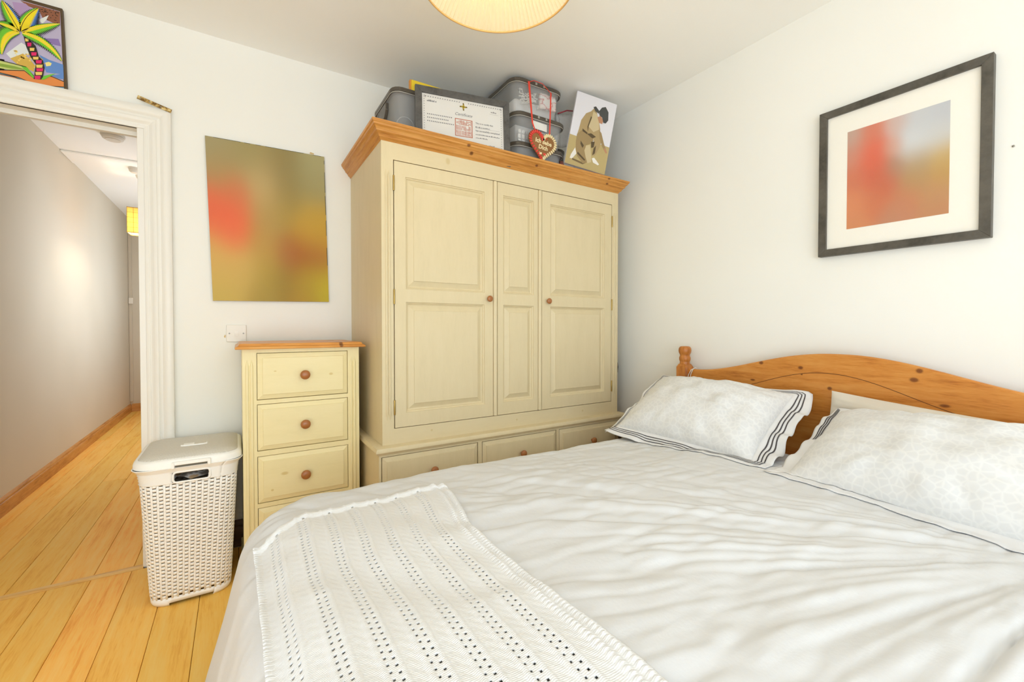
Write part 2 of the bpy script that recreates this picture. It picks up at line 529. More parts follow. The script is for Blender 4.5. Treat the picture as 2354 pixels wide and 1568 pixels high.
# ------------------------------------------------------------------ wardrobe
WX, WXr, WY = 0.568, 2.087, 2.022
ward = thing('wardrobe', 'tall cream painted wardrobe with pine cornice in the corner', 'wardrobe', (1.33, 2.32, 0))
ZT = 1.990                                     # top board
b = B()
b.box(WX, WX + 0.02, WY + 0.0225, YB - 0.003, 0.57, ZT); b.box(WXr - 0.02, WXr, WY + 0.0225, YB - 0.003, 0.57, ZT)
b.box(WX + 0.02, WXr - 0.02, YB - 0.03, YB - 0.02, 0.57, ZT - 0.018); b.box(WX + 0.02, WXr - 0.02, WY + 0.023, YB - 0.02, ZT - 0.018, ZT)
b.box(WX + 0.02, WXr - 0.02, WY + 0.03, WY + 0.045, 0.6, ZT - 0.02)
b.build('carcass', M_cream, ward)
D1, D2, DC = (0.626, 1.160), (1.480, 2.031), (1.160, 1.480)
DZ0, DZ1 = 0.652, 1.905
b = B()
b.box(WX, D1[0] - 0.0025, WY, WY + 0.022, 0.575, ZT)
flute(b, WX + 0.022, 0.69, 1.86, WY); flute(b, WX + 0.036, 0.69, 1.86, WY)
b.build('stile', M_cream, ward, angle=40)
b = B()
b.box(D2[1] + 0.0025, WXr, WY, WY + 0.022, 0.575, ZT)
flute(b, WXr - 0.018, 0.69, 1.86, WY); flute(b, WXr - 0.034, 0.69, 1.86, WY)
b.build('stile', M_cream, ward, angle=40)
M_crx = wood('cream paint cross grain', S(215, 199, 161), S(218, 202, 164), S(220, 204, 167), grain=(1, 5, 5), sc=4, rough=0.42, knots=[(-0.43, -0.3, 1.955, 0.016, 1, 0.022), (-0.02, -0.3, 0.615, 0.008, 1, 0.008), (-0.52, -0.3, 0.62, 0.008, 1, 0.008), (0.46, -0.3, 0.615, 0.01, 1, 0.008)], knot_col=S(196, 172, 112), knot_fac=0.6)
b = B().box(D1[0] - 0.0025, D2[1] + 0.0025, WY, WY + 0.022, DZ1 + 0.003, ZT)
b.build('top_rail', M_crx, ward)
b = B().box(D1[0] - 0.0025, D2[1] + 0.0025, WY, WY + 0.022, 0.575, DZ0 - 0.002)
b.build('bottom_rail', M_crx, ward)
def wdoor(x0, x1, ox0, ox1, name, kx=None, hinge_x=None, y=WY, bead=None):
    holes = [(ox0, ox1, 0.720, 1.247), (ox0, ox1, 1.308, 1.838)]
    b = B()
    flat_with_holes(b, x0 + 0.002, x1 - 0.002, DZ0 + 0.001, DZ1 - 0.001, y, holes, 0.022)
    for h in holes:
        rings = [[(h[0] + i, y + d, h[2] + i), (h[1] - i, y + d, h[2] + i), (h[1] - i, y + d, h[3] - i), (h[0] + i, y + d, h[3] - i)] for i, d in PANEL]
        vs = [p for r in rings for p in r]; fs = []
        for i in range(len(rings) - 1):
            for k in range(4):
                fs.append((i * 4 + k, i * 4 + (k + 1) % 4, (i + 1) * 4 + (k + 1) % 4, (i + 1) * 4 + k))
        b.add(vs, fs)
    if bead:
        for bx in bead:
            b.prism([(bx - 0.008, y), (bx - 0.0075, y - 0.006), (bx - 0.003, y - 0.009), (bx + 0.003, y - 0.009), (bx + 0.0075, y - 0.006), (bx + 0.008, y)], lambda a, c, d: (a, c, d), DZ0 + 0.002, DZ1 - 0.003)
    d = b.build(name, M_cream, ward, fix=False)
    for h in holes:
        p = B(); panel_rings(p, h[0], h[1], h[2], h[3], y, RAISED)
        p.build('panel', M_cream, d, fix=False)
    if kx: knob(d, kx, y, 1.277, 0.0165)
    if hinge_x:
        for hz in (1.80, 1.27, 0.75):
            q = B(); q.lathe([(0.004, -0.035), (0.0045, -0.033), (0.0045, 0.033), (0.004, 0.035)], (hinge_x, y - 0.002, hz), 'z', 10)
            q.box(hinge_x - 0.0035, hinge_x + 0.0035, y - 0.002, y + 0.004, hz - 0.03, hz + 0.03)
            q.build('hinge', M_brass, d, angle=40)
    return d
wdoor(D1[0], D1[1], 0.682, 1.107, 'door', kx=1.131, hinge_x=0.6255)
wdoor(1.1855, 1.4545, 1.222, 1.423, 'centre_panel')
for sx0, sx1 in ((1.1615, 1.1840), (1.4560, 1.4785)):
    w_ = sx1 - sx0
    B().prism([(sx0, WY + 0.02), (sx0, WY - 0.002), (sx0 + 0.002, WY - 0.005), (sx0 + w_ * 0.35, WY - 0.008), (sx0 + w_ * 0.65, WY - 0.008), (sx1 - 0.002, WY - 0.005), (sx1, WY - 0.002), (sx1, WY + 0.02)], lambda a, c, d: (a, c, d), DZ0 + 0.002, DZ1 - 0.002).build('cover_strip', M_cream, ward, angle=35)
wdoor(D2[0], D2[1], 1.541, 1.970, 'door', kx=1.522, hinge_x=2.0325)
# pine cornice, mitred round three sides
CP = [(-0.004, 0.0), (0.0008, 0.0), (0.008, 0.010), (0.013, 0.012), (0.018, 0.022), (0.026, 0.030), (0.029, 0.031), (0.031, 0.038), (0.040, 0.050), (0.043, 0.051), (0.045, 0.058), (0.050, 0.062), (0.052, 0.072), (0.040, 0.073), (-0.004, 0.073)]
ZCN = ZT - 0.004
CK = [(-0.335 + 0, -0.36, 2.040, 0.014, 1, 0.008), (-0.31, -0.36, 2.012, 0.014, 1, 0.010), (0.09, -0.36, 2.025, 0.012, 1, 0.008), (0.63, -0.36, 2.046, 0.013, 1, 0.006), (0.63, -0.36, 2.020, 0.014, 1, 0.007)]
M_pine_x = wood('orange pine, grain along the front', S(164, 102, 38), S(198, 136, 62), S(212, 154, 82), grain=(1, 18, 18), sc=3.2, rough=0.38, knots=CK)
M_pine_y = wood('orange pine, grain along the side', S(164, 102, 38), S(198, 136, 62), S(212, 154, 82), grain=(18, 1, 18), sc=3.2, rough=0.38)
def cornice_piece(f0, f1, m, name='cornice'):
    n = len(CP)
    b = B().add([f0(o, h) for o, h in CP] + [f1(o, h) for o, h in CP], [(i, (i + 1) % n, n + (i + 1) % n, n + i) for i in range(n)] + [tuple(range(n)), tuple(range(n, 2 * n))[::-1]])
    return b.build(name, m, ward, angle=35)
cornice_piece(lambda o, h: (WX - o, WY - o, ZCN + h), lambda o, h: (WXr + o, WY - o, ZCN + h), M_pine_x)
cornice_piece(lambda o, h: (WX - o, WY - o, ZCN + h), lambda o, h: (WX - o, YB - 0.003, ZCN + h), M_pine_y)
cornice_piece(lambda o, h: (WXr + o, WY - o, ZCN + h), lambda o, h: (WXr + o, YB - 0.003, ZCN + h), M_pine_y)
# base unit with the moulding and three drawers
BX0, BX1, BY = 0.543, 2.108, 1.992
b = B()
b.box(BX0, BX1, BY + 0.0205, YB - 0.02, 0.06, 0.542)
b.build('base_carcass', M_cream, ward)
mp = [(0.0, 0.0), (0.006, 0.0), (0.012, 0.008), (0.016, 0.012), (0.016, 0.020), (0.010, 0.030), (-0.004, 0.034), (-0.035, 0.034)]
n = len(mp)
b = B()
pth = [lambda o, h: (BX0 - o, YB - 0.02, 0.543 + h), lambda o, h: (BX0 - o, BY - o, 0.543 + h), lambda o, h: (BX1 + o, BY - o, 0.543 + h), lambda o, h: (BX1 + o, YB - 0.02, 0.543 + h)]
b.add([f(o, h) for f in pth for o, h in mp], [(k * n + i, k * n + (i + 1) % n, (k + 1) * n + (i + 1) % n, (k + 1) * n + i) for k in range(3) for i in range(n)] + [tuple(range(n)), tuple(range(3 * n, 4 * n))])
b.build('waist_moulding', M_cream, ward, angle=35)
drw = [(0.557, 1.049), (1.077, 1.561), (1.586, 2.083)]
b = B()
b.box(BX0, drw[0][0] - 0.003, BY, BY + 0.02, 0.06, 0.545); b.box(drw[2][1] + 0.003, BX1, BY, BY + 0.02, 0.06, 0.545)
b.box(drw[0][1] + 0.003, drw[1][0] - 0.003, BY, BY + 0.02, 0.344, 0.532); b.box(drw[1][1] + 0.003, drw[2][0] - 0.003, BY, BY + 0.02, 0.344, 0.532)
b.box(drw[0][0] - 0.003, drw[2][1] + 0.003, BY, BY + 0.02, 0.532, 0.545); b.box(drw[0][0] - 0.003, drw[2][1] + 0.003, BY, BY + 0.02, 0.06, 0.344)
b.build('base_frame', M_cream, ward)
b = B()
b.box(BX0 - 0.012, BX1 + 0.012, BY - 0.012, YB - 0.02, 0.0, 0.06)
b.build('plinth', M_cream, ward, bevel=0.004)
def drawer(parent, x0, x1, z0, z1, y, kr, m=None):
    b = B()
    panel_rings(b, x0, x1, z0, z1, y, [(0, 0.016), (0, 0.001), (0.002, -0.0005), (0.020, -0.0055), (0.0212, -0.0088), (0.022, -0.0090)])
    d = b.build('drawer', m or M_cream, parent, fix=False)
    knob(d, (x0 + x1) / 2, y - 0.0088, (z0 + z1) / 2, kr)
    return d
for x0, x1 in drw:
    d = drawer(ward, x0 + 0.001, x1 - 0.001, 0.347, 0.529, BY + 0.001, 0.019)

# ------------------------------------------------------------------ narrow chest of drawers
CX0, CX1, CY = 0.020, 0.512, 2.230
chest = thing('chest_of_drawers', 'narrow cream chest of drawers with pine top between hamper and wardrobe', 'chest of drawers', (0.266, 2.43, 0))
M_creamY = wood('yellow cream satin paint', S(233, 219, 168), S(236, 222, 172), S(238, 224, 176), grain=(5, 5, 1), sc=4, rough=0.4, spec=0.35)
M_creamD = wood('yellow cream drawer paint', S(233, 219, 168), S(236, 222, 172), S(238, 224, 176), grain=(1, 5, 5), sc=4, rough=0.4, spec=0.35,
                knots=[(0.115, -0.2, 0.905, 0.012, 1, 0.008), (-0.085, -0.2, 0.462, 0.020, 1, 0.010), (-0.135, -0.2, 0.395, 0.008, 1, 0.007), (-0.12, -0.2, 0.93, 0.008, 1, 0.004)], knot_col=S(206, 178, 104), knot_fac=0.7)
b = B()
b.box(CX0, CX0 + 0.018, CY + 0.0225, YB - 0.03, 0.05, 1.03); b.box(CX1 - 0.018, CX1, CY + 0.0225, YB - 0.03, 0.05, 1.03)
b.box(CX0 + 0.018, CX1 - 0.018, YB - 0.038, YB - 0.03, 0.05, 1.03)
b.box(CX0 + 0.018, CX1 - 0.018, CY + 0.03, CY + 0.04, 0.06, 1.03)
b.build('carcass', M_creamY, chest)
DRX = (0.076, 0.457)
for (x0, x1, fx) in ((CX0, DRX[0] - 0.002, (0.038, 0.055)), (DRX[1] + 0.002, CX1, (0.474, 0.490))):
    b = B(); b.box(x0, x1, CY, CY + 0.022, 0.05, 1.03)
    for x in fx: flute(b, x, 0.10, 0.985, CY, 0.0065, 0.006)
    b.build('stile', M_creamY, chest, angle=40)
zz = [(0.805, 1.012), (0.577, 0.783), (0.342, 0.551), (0.110, 0.320)]
edges = [1.03] + [z for pr in zz for z in (pr[1], pr[0])] + [0.05]
for i in range(0, len(edges), 2):
    B().box(DRX[0] - 0.002, DRX[1] + 0.002, CY, CY + 0.02, edges[i + 1] + 0.0015, edges[i] - 0.0015 if i else edges[i]).build('rail', M_creamY, chest)
for z0, z1 in zz:
    drawer(chest, DRX[0], DRX[1], z0 + 0.001, z1 - 0.001, CY + 0.002, 0.0215, M_creamD)
b = B(); b.box(CX0 - 0.008, CX1 + 0.006, CY - 0.008, YB - 0.03, 0, 0.05); b.build('plinth', M_creamY, chest, bevel=0.004)
TP = [(0.0, 0.0), (0.024, 0.0), (0.027, 0.003), (0.024, 0.010), (0.014, 0.015), (0.012, 0.020), (0.009, 0.024), (0.0, 0.025)]
M_top = wood('orange pine chest top', S(184, 112, 44), S(214, 146, 68), S(226, 166, 92), grain=(1, 16, 16), sc=3, rough=0.32, knots=[(0.16, -0.23, 1.045, 0.012, 1, 0.02)])
b = B(); n = len(TP); z0 = 1.031
pth = [lambda o, h: (CX0 - o, YB - 0.03, z0 + h), lambda o, h: (CX0 - o, CY - o, z0 + h), lambda o, h: (CX1 + o, CY - o, z0 + h), lambda o, h: (CX1 + o, YB - 0.03, z0 + h)]
b.add([f(o, h) for f in pth for o, h in TP], [(k * n + i, k * n + i + 1, (k + 1) * n + i + 1, (k + 1) * n + i) for k in range(3) for i in range(n - 1)])
b.add([f(*TP[-1]) for f in pth], [(0, 1, 2, 3)]); b.add([f(*TP[0]) for f in pth], [(3, 2, 1, 0)])
b.build('top', M_top, chest, angle=35)

# ------------------------------------------------------------------ laundry hamper
M_plast = mat('off white woven plastic', S(252, 251, 247), 0.42)
M_lid = mat('grey white woven lid plastic', S(206, 200, 188), 0.5)
bv = coords(M_lid, (1, 1, 1))
ck = N(M_lid, 'ShaderNodeTexBrick')
ck.inputs['Scale'].default_value = 55; ck.inputs['Color1'].default_value = (1, 1, 1, 1); ck.inputs['Color2'].default_value = (0.85, 0.85, 0.85, 1); ck.inputs['Mortar'].default_value = (0, 0, 0, 1)
ck.inputs['Mortar Size'].default_value = 0.05; ck.inputs['Brick Width'].default_value = 0.6; ck.inputs['Row Height'].default_value = 0.3
LK(M_lid, bv, ck.inputs['Vector'])
LK(M_lid, mixc(M_lid, ck.outputs['Color'], S(200, 194, 182), S(240, 236, 226)), M_lid.node_tree.nodes['Principled BSDF'].inputs['Base Color'])
bump(M_lid, ck.outputs['Color'], 0.7, 0.004)
ham = thing('laundry_hamper', 'white woven plastic laundry hamper with closed lid beside the doorway', 'laundry hamper', (-0.16, 2.40, 0))
def rrect(x0, x1, y0, y1, r, z, nc=8, ns=10):
    """rounded rectangle ring, counter-clockwise, evenly resampled"""
    pts = []
    for cx, cy, a0 in ((x1 - r, y0 + r, -pi / 2), (x1 - r, y1 - r, 0), (x0 + r, y1 - r, pi / 2), (x0 + r, y0 + r, pi)):
        for k in range(nc + 1):
            a = a0 + pi / 2 * k / nc
            pts.append((cx + r * cos(a), cy + r * sin(a)))
    P = np.array(pts + [pts[0]])
    s = np.r_[0, np.cumsum(np.hypot(*np.diff(P, axis=0).T))]
    return P, s
def ring(x0, x1, y0, y1, r, z, m, frac=None):
    P, s = rrect(x0, x1, y0, y1, r, z)
    t = (np.arange(m) / m if frac is None else np.asarray(frac)) * s[-1]
    return np.c_[np.interp(t, s, P[:, 0]), np.interp(t, s, P[:, 1]), np.full(len(t), z)]
HB = (-0.305, -0.030, 2.215, 2.560)            # foot outline
HT = (-0.335, 0.000, 2.190, 2.590)             # outline under the rim
def hring(z, frac, out=0.0):
    k = z / 0.56
    q = [HB[i] + (HT[i] - HB[i]) * k for i in range(4)]
    return ring(q[0] - out, q[1] + out, q[2] - out, q[3] + out, 0.06, z, 0, frac)
# ribs and woven strands with open slots between them
NCOL, Z0, Z1 = 64, 0.035, 0.500
b = B()
slot_w = 0.60
rowh = 0.0146
nr = int((Z1 - Z0) / rowh)
zr = np.linspace(Z0, Z1, nr + 1)
for c in range(NCOL):
    f0 = (c + 0.0) / NCOL; f1 = (c + 1 - slot_w) / NCOL; f2 = (c + 1.0) / NCOL
    # rib
    zs = np.linspace(Z0 - 0.005, Z1 + 0.005, 12)
    P = np.array([np.vstack([hring(z, [f0]), hring(z, [(f0 + f1) / 2], 0.0006), hring(z, [f1])]) for z in zs])
    b.grid(P)
    for r in range(nr):
        sh = 0.5 * (c % 2) * rowh
        za = zr[r] + sh; zb = za + rowh * 0.80
        if zb > Z1 + 0.012: continue
        fr = [f1 - 0.0006, f1 + (f2 - f1) * 0.25, f1 + (f2 - f1) * 0.5, f1 + (f2 - f1) * 0.75, f2 + 0.0006]
        oo = [0, 0.0005, 0.0008, 0.0005, 0]
        P = np.array([[hring(z, [f], o + e)[0] for f, o in zip(fr, oo)] for z, e in ((za, 0), ((za + zb) / 2, 0.0004), (zb, 0))])
        b.grid(P)
b.build('woven_body', M_plast, ham, solid=0.003, smooth=True, fix=False)
# solid weave band and the flared rim, with the hand hole at the front
fr = np.linspace(0, 1, 161)[:-1]
prof = [(0.500, 0.0), (0.505, 0.003), (0.511, 0.000), (0.517, 0.003), (0.523, 0.001), (0.529, 0.004), (0.535, 0.002), (0.541, 0.005), (0.546, 0.003), (0.552, 0.007), (0.560, 0.012), (0.566, 0.016), (0.568, 0.018)]
P = np.array([hring(z, fr, o) for z, o in prof])
P = np.concatenate([P, P[:, :1]], axis=1)
keep = np.ones((len(prof) - 1, 160), bool)
for j in range(160):
    x = (P[5, j, 0] + P[5, j + 1, 0]) / 2; y = P[5, j, 1]
    if y < 2.22 and -0.218 < x < -0.098:
        keep[1:8, j] = False
b = B().grid(P, keep=keep)
b.build('band', M_plast, ham, solid=0.003, smooth=True, fix=False)
b = B()
hx0, hx1, hy = -0.219, -0.097, 2.188
hz0, hz1 = 0.505, 0.546
pl = []
for cx, cz, a0 in ((hx1 - 0.012, hz0 + 0.012, -pi / 2), (hx1 - 0.012, hz1 - 0.012, 0), (hx0 + 0.012, hz1 - 0.012, pi / 2), (hx0 + 0.012, hz0 + 0.012, pi)):
    pl += [(cx + 0.012 * cos(a0 + pi / 2 * k / 5), hy + (0.5 - (cz - 0.5)) * 0 , cz + 0.012 * sin(a0 + pi / 2 * k / 5)) for k in range(6)]
b.tube(pl, 0.0045, 6, closed=True)
b.build('handle_rim', M_plast, ham, smooth=True)
rings = [ring(HT[0] - 0.016 + i, HT[1] + 0.016 - i, HT[2] - 0.016 + i, HT[3] + 0.016 - i, 0.075, z, 120) for z, i in ((0.566, 0.006), (0.570, 0.0), (0.584, 0.0), (0.594, 0.003), (0.600, 0.010), (0.602, 0.017))]
b = B().loops([[tuple(p) for p in r] for r in rings])
lid = b.build('lid', M_plast, ham, angle=35)
rings = [ring(HT[0] + i, HT[1] - i, HT[2] + i, HT[3] - i, r_, z, 120) for z, i, r_ in ((0.6015, 0.0, 0.06), (0.604, 0.002, 0.06), (0.611, 0.055, 0.045), (0.614, 0.10, 0.03))]
B().loops([[tuple(p) for p in r] for r in rings]).build('lid_weave', M_lid, lid, smooth=True)
b = B()
b.tube([(-0.205, 2.36, 0.614), (-0.205, 2.345, 0.616), (-0.195, 2.338, 0.616), (-0.125, 2.338, 0.616), (-0.115, 2.345, 0.616), (-0.115, 2.375, 0.614)], 0.0035, 6)
b.box(-0.198, -0.160, 2.345, 2.375, 0.612, 0.6185)
b.build('lid_catch', M_plast, lid, bevel=0.001)
b = B()
b.box(-0.222, -0.094, 2.166, 2.180, 0.578, 0.592); b.box(-0.2225, -0.212, 2.163, 2.176, 0.566, 0.591); b.box(-0.104, -0.0935, 2.163, 2.176, 0.566, 0.591)
b.build('lid_handle', M_plast, lid, bevel=0.003)
b = B().box(-0.210, -0.106, 2.168, 2.177, 0.571, 0.578); b.build('handle_slot_shade', mat('painted slot shade', S(108, 104, 92), 0.9), lid)  # dark block painted as the shade inside the handle slot
q = []
for z, o in ((0.0, -0.004), (0.012, 0.0), (0.034, 0.0)):
    q.append([tuple(p) for p in hring(max(z, 0.0), fr, o)])
P = np.array(q); P = np.concatenate([P, P[:, :1]], axis=1)
keep = np.ones((2, 160), bool)
for j in range(160):
    x, y = P[0, j, 0], P[0, j, 1]
    if (-0.245 < x < -0.095 or 2.29 < y < 2.49): keep[0, j] = False
B().grid(P, keep=keep).build('foot_band', M_plast, ham, solid=0.003, smooth=True, fix=False)
# laundry inside, seen through the hand hole
lp = []
for i in range(13):
    for j in range(13):
        x = -0.30 + 0.27 * i / 12; y = 2.225 + 0.33 * j / 12
        lp.append((x, y, 0.500 + 0.035 * vn2(i * 0.7, j * 0.6, 3) - 0.01 * (j == 0)))
M_laun = mat('grey washing', S(200, 196, 192), 0.9)
LK(M_laun, ramp(M_laun, noise(M_laun, coords(M_laun), 22, 3), [(0.4, S(150, 140, 130)), (0.5, S(236, 232, 230)), (0.6, S(210, 180, 140))]), M_laun.node_tree.nodes['Principled BSDF'].inputs['Base Color'])
lw = B().grid(np.array(lp).reshape(13, 13, 3))
lw.box(-0.285, -0.05, 2.24, 2.54, 0.05, 0.455)
tag(lw.build('laundry', M_laun, smooth=False, angle=50), 'crumpled grey washing seen through the hamper hand hole', 'laundry')

# ------------------------------------------------------------------ printed blurs on the pictures
def blur_grid(name, nu, nv, f, pts, parent):
    """soft colour print: pts = (u, v, r, g, b, sigma), f(u, v) -> 3D"""
    us = np.linspace(0, 1, nu); vs_ = np.linspace(0, 1, nv)
    P = np.array([[f(u, v) for v in vs_] for u in us])
    b = B().grid(P)
    m = bpy.data.materials.get('soft print') or mat('soft print', (1, 1, 1, 1), 0.55, spec=0.25)
    at = m.node_tree.nodes.get('Color Attribute')
    if not at:
        at = N(m, 'ShaderNodeVertexColor', layer_name='print')
        LK(m, at.outputs[0], m.node_tree.nodes['Principled BSDF'].inputs['Base Color'])
    o = b.build(name, m, parent, smooth=True, fix=False)
    ca = o.data.color_attributes.new('print', 'FLOAT_COLOR', 'POINT')
    A = np.array([p[:2] for p in pts]); Cc = np.array([S(*p[2:5])[:3] for p in pts]); sg = np.array([p[5] for p in pts]) * 0.78
    cols = []
    for u in us:
        for v in vs_:
            w = np.exp(-((A - (u, v)) ** 2).sum(1) / (2 * sg ** 2)) + 1e-6
            c = (Cc * w[:, None]).sum(0) / w.sum()
            cols += [*c, 1.0]
    ca.data.foreach_set('color', cols)
    return o

# unframed print on the back wall (slightly crooked, stuck flat on a thin board)
PTL, PTR, PBR, PBL = [Vector((x, 2.636, z)) for x, z in ((-0.122, 2.071), (0.424, 2.079), (0.443, 1.270), (-0.097, 1.260))]
pp = thing('picture_board', 'unframed blurry red and olive picture board on the wall above the light switch', 'picture', (0.16, 2.64, 1.262))
def fP(u, v): return tuple((PTL * (1 - u) + PTR * u) * (1 - v) + (PBL * (1 - u) + PBR * u) * v)
M_edge = mat('dark worn board edge', S(116, 104, 66), 0.7)
b = B(); q = [PTL, PTR, PBR, PBL]
b.loops([[tuple(p) for p in q], [(p.x, YB - 0.0005, p.z) for p in q]])
b.build('board', M_edge, pp)
blur_grid('print', 28, 40, lambda u, v: (fP(u, v)[0], 2.6352, fP(u, v)[2]), [
    (0.05, 0.03, 164, 152, 112, .16), (0.35, 0.05, 160, 146, 96, .16), (0.62, 0.10, 146, 130, 82, .14), (0.92, 0.08, 174, 166, 120, .15),
    (0.10, 0.20, 172, 146, 92, .12), (0.45, 0.27, 200, 172, 118, .15), (0.85, 0.22, 158, 148, 100, .14), (0.65, 0.28, 148, 130, 76, .12),
    (0.05, 0.42, 226, 108, 74, .14), (0.20, 0.47, 238, 104, 70, .14), (0.18, 0.58, 234, 112, 76, .10), (0.22, 0.33, 204, 122, 80, .10),
    (0.45, 0.45, 178, 148, 84, .13), (0.62, 0.42, 172, 146, 72, .12), (0.88, 0.44, 196, 160, 66, .13), (0.80, 0.53, 200, 158, 62, .12), (0.97, 0.55, 200, 156, 56, .12),
    (0.75, 0.68, 162, 78, 40, .13), (0.92, 0.70, 168, 96, 52, .11), (0.62, 0.68, 176, 118, 66, .10), (0.42, 0.64, 190, 150, 78, .13),
    (0.08, 0.74, 212, 172, 96, .14), (0.25, 0.80, 208, 174, 98, .13), (0.45, 0.83, 178, 152, 68, .13), (0.60, 0.88, 150, 124, 54, .12), (0.95, 0.88, 194, 176, 50, .14),
    (0.80, 0.86, 176, 150, 52, .12), (0.10, 0.95, 198, 172, 88, .13), (0.40, 0.97, 170, 146, 70, .12), (0.75, 0.98, 178, 140, 56, .12)], pp)

b = B()
re_ = random.Random(8)
u = 0.0
while u < 0.97:
    l = 0.02 + 0.06 * re_.random()
    if re_.random() < 0.7:
        p0, p1 = fP(u, 0), fP(min(u + l, 1), 0)
        b.add([(p0[0], 2.6350, p0[2]), (p1[0], 2.6350, p1[2]), (p1[0], 2.6350, p1[2] - 0.0022), (p0[0], 2.6350, p0[2] - 0.0022)], [(0, 1, 2, 3)])
    u += l
v = 0.0
while v < 0.74:
    l = 0.02 + 0.05 * re_.random()
    if re_.random() < 0.75:
        p0, p1 = fP(1, v), fP(1, v + l)
        b.add([(p0[0], 2.6350, p0[2]), (p1[0], 2.6350, p1[2]), (p1[0] - 0.0028, 2.6350, p1[2]), (p0[0] - 0.0028, 2.6350, p0[2])], [(0, 1, 2, 3)])
    v += l
b.build('worn_edge', mat('dark worn print edge', S(70, 68, 50), 0.7), pp, fix=False)['kind'] = 'stuff'

# framed print on the right wall
fx = 2.215
fr_ = thing('framed_picture', 'dark framed blurry orange print with wide white mount on the right wall', 'picture', (2.23, 0.66, 1.44))
F = dict(y0=0.396, y1=0.928, z0=1.442, z1=2.078, w=0.030)
M_frame = wood('dark grey stained frame', S(64, 60, 54), S(84, 80, 72), S(98, 93, 84), grain=(12, 1, 1), sc=8, rough=0.45)
def frame_bars(parent, m, F, x0, x1, name='frame_bar'):
    y0, y1, z0, z1, w = F['y0'], F['y1'], F['z0'], F['z1'], F['w']
    o = [(y0, z0), (y1, z0), (y1, z1), (y0, z1)]; i = [(y0 + w, z0 + w), (y1 - w, z0 + w), (y1 - w, z1 - w), (y0 + w, z1 - w)]
    for k in range(4):
        k2 = (k + 1) % 4
        B().prism([o[k], o[k2], i[k2], i[k]], lambda a, c, d: (d, a, c), x0, x1).build(name, m, parent, bevel=0.0012)
frame_bars(fr_, M_frame, F, fx, XR - 0.0005)
M_mount = mat('white mount card', S(246, 242, 232), 0.7)
B().box(fx + 0.012, XR - 0.004, F['y0'] + 0.02, F['y1'] - 0.02, F['z0'] + 0.02, F['z1'] - 0.02).build('mount', M_mount, fr_)
blur_grid('print', 30, 36, lambda u, v: (fx + 0.0112, 0.8245 + (0.5055 - 0.8245) * u, 1.964 + (1.549 - 1.964) * v), [
    (0.03, 0.05, 190, 158, 142, .12), (0.28, 0.06, 212, 118, 86, .12), (0.50, 0.05, 206, 178, 168, .10), (0.75, 0.10, 198, 200, 204, .15), (0.97, 0.05, 190, 192, 198, .13),
    (0.05, 0.25, 204, 134, 108, .12), (0.27, 0.30, 222, 96, 60, .13), (0.68, 0.30, 212, 214, 216, .12), (0.92, 0.28, 204, 204, 202, .12), (0.48, 0.28, 206, 156, 134, .08),
    (0.06, 0.50, 206, 114, 76, .12), (0.30, 0.48, 206, 92, 52, .13), (0.52, 0.46, 172, 132, 102, .10), (0.72, 0.46, 178, 152, 112, .11), (0.95, 0.46, 198, 166, 100, .11),
    (0.40, 0.62, 196, 98, 58, .12), (0.70, 0.62, 178, 140, 84, .12), (0.97, 0.62, 188, 146, 70, .12), (0.06, 0.75, 216, 132, 82, .13),
    (0.30, 0.78, 204, 112, 64, .13), (0.60, 0.80, 196, 122, 78, .13), (0.90, 0.80, 190, 138, 86, .13), (0.10, 0.96, 208, 132, 80, .12), (0.50, 0.96, 190, 128, 92, .12), (0.92, 0.97, 190, 128, 80, .12)], fr_)
# clear glazing in front of the mount
M_glass = mat('picture glazing', (1, 1, 1, 1), 0.25, spec=0.1)
M_glass.node_tree.nodes['Principled BSDF'].inputs['Alpha'].default_value = 0.03
B().box(fx + 0.006, fx + 0.008, F['y0'] + 0.025, F['y1'] - 0.025, F['z0'] + 0.025, F['z1'] - 0.025).build('glazing', M_glass, fr_)

# palm painting standing on the door frame ------------------------------------
palm = thing('palm_painting', 'bright cartoon palm tree painting standing on top of the door frame', 'painting', (-0.83, 2.635, 2.146))
PX, PZ, PY = -0.62, 2.150, 2.628
M_brd = mat('dark painted board edge', S(84, 66, 40), 0.6)
B().loops([[(PX + a / 1000, PY, PZ + c / 1000 - 0.0) for a, c in q] for q in ([(-430, -2), (12, -2), (2, 342), (-430, 342)],)] +
          [[(PX + a / 1000, YB - 0.002, PZ + c / 1000) for a, c in [(-430, -2), (12, -2), (2, 342), (-430, 342)]]]).build('board', M_brd, palm)
def flat(b, pts, lay, mi=0):
    b.add([(PX + a / 1000, PY - 0.0002 - 0.00012 * lay, PZ + c / 1000) for a, c in pts], [tuple(range(len(pts)))], mi)
PM = {k: mat('paint ' + k, S(*c), 0.5) for k, c in dict(sky=(186, 178, 208), rust=(142, 88, 62), purple=(178, 150, 196), lav=(140, 118, 180), white=(226, 232, 232), sea=(96, 140, 208), sun=(240, 226, 140), dots=(214, 176, 74), green1=(196, 208, 120), green2=(138, 168, 60), sand=(226, 138, 66), water=(138, 176, 196), pink=(226, 170, 136), black=(34, 26, 18), yellow=(246, 222, 26), leaf=(108, 196, 46), blue=(74, 128, 214), magenta=(222, 24, 104), cream=(238, 206, 104)).items()}
PK = list(PM)
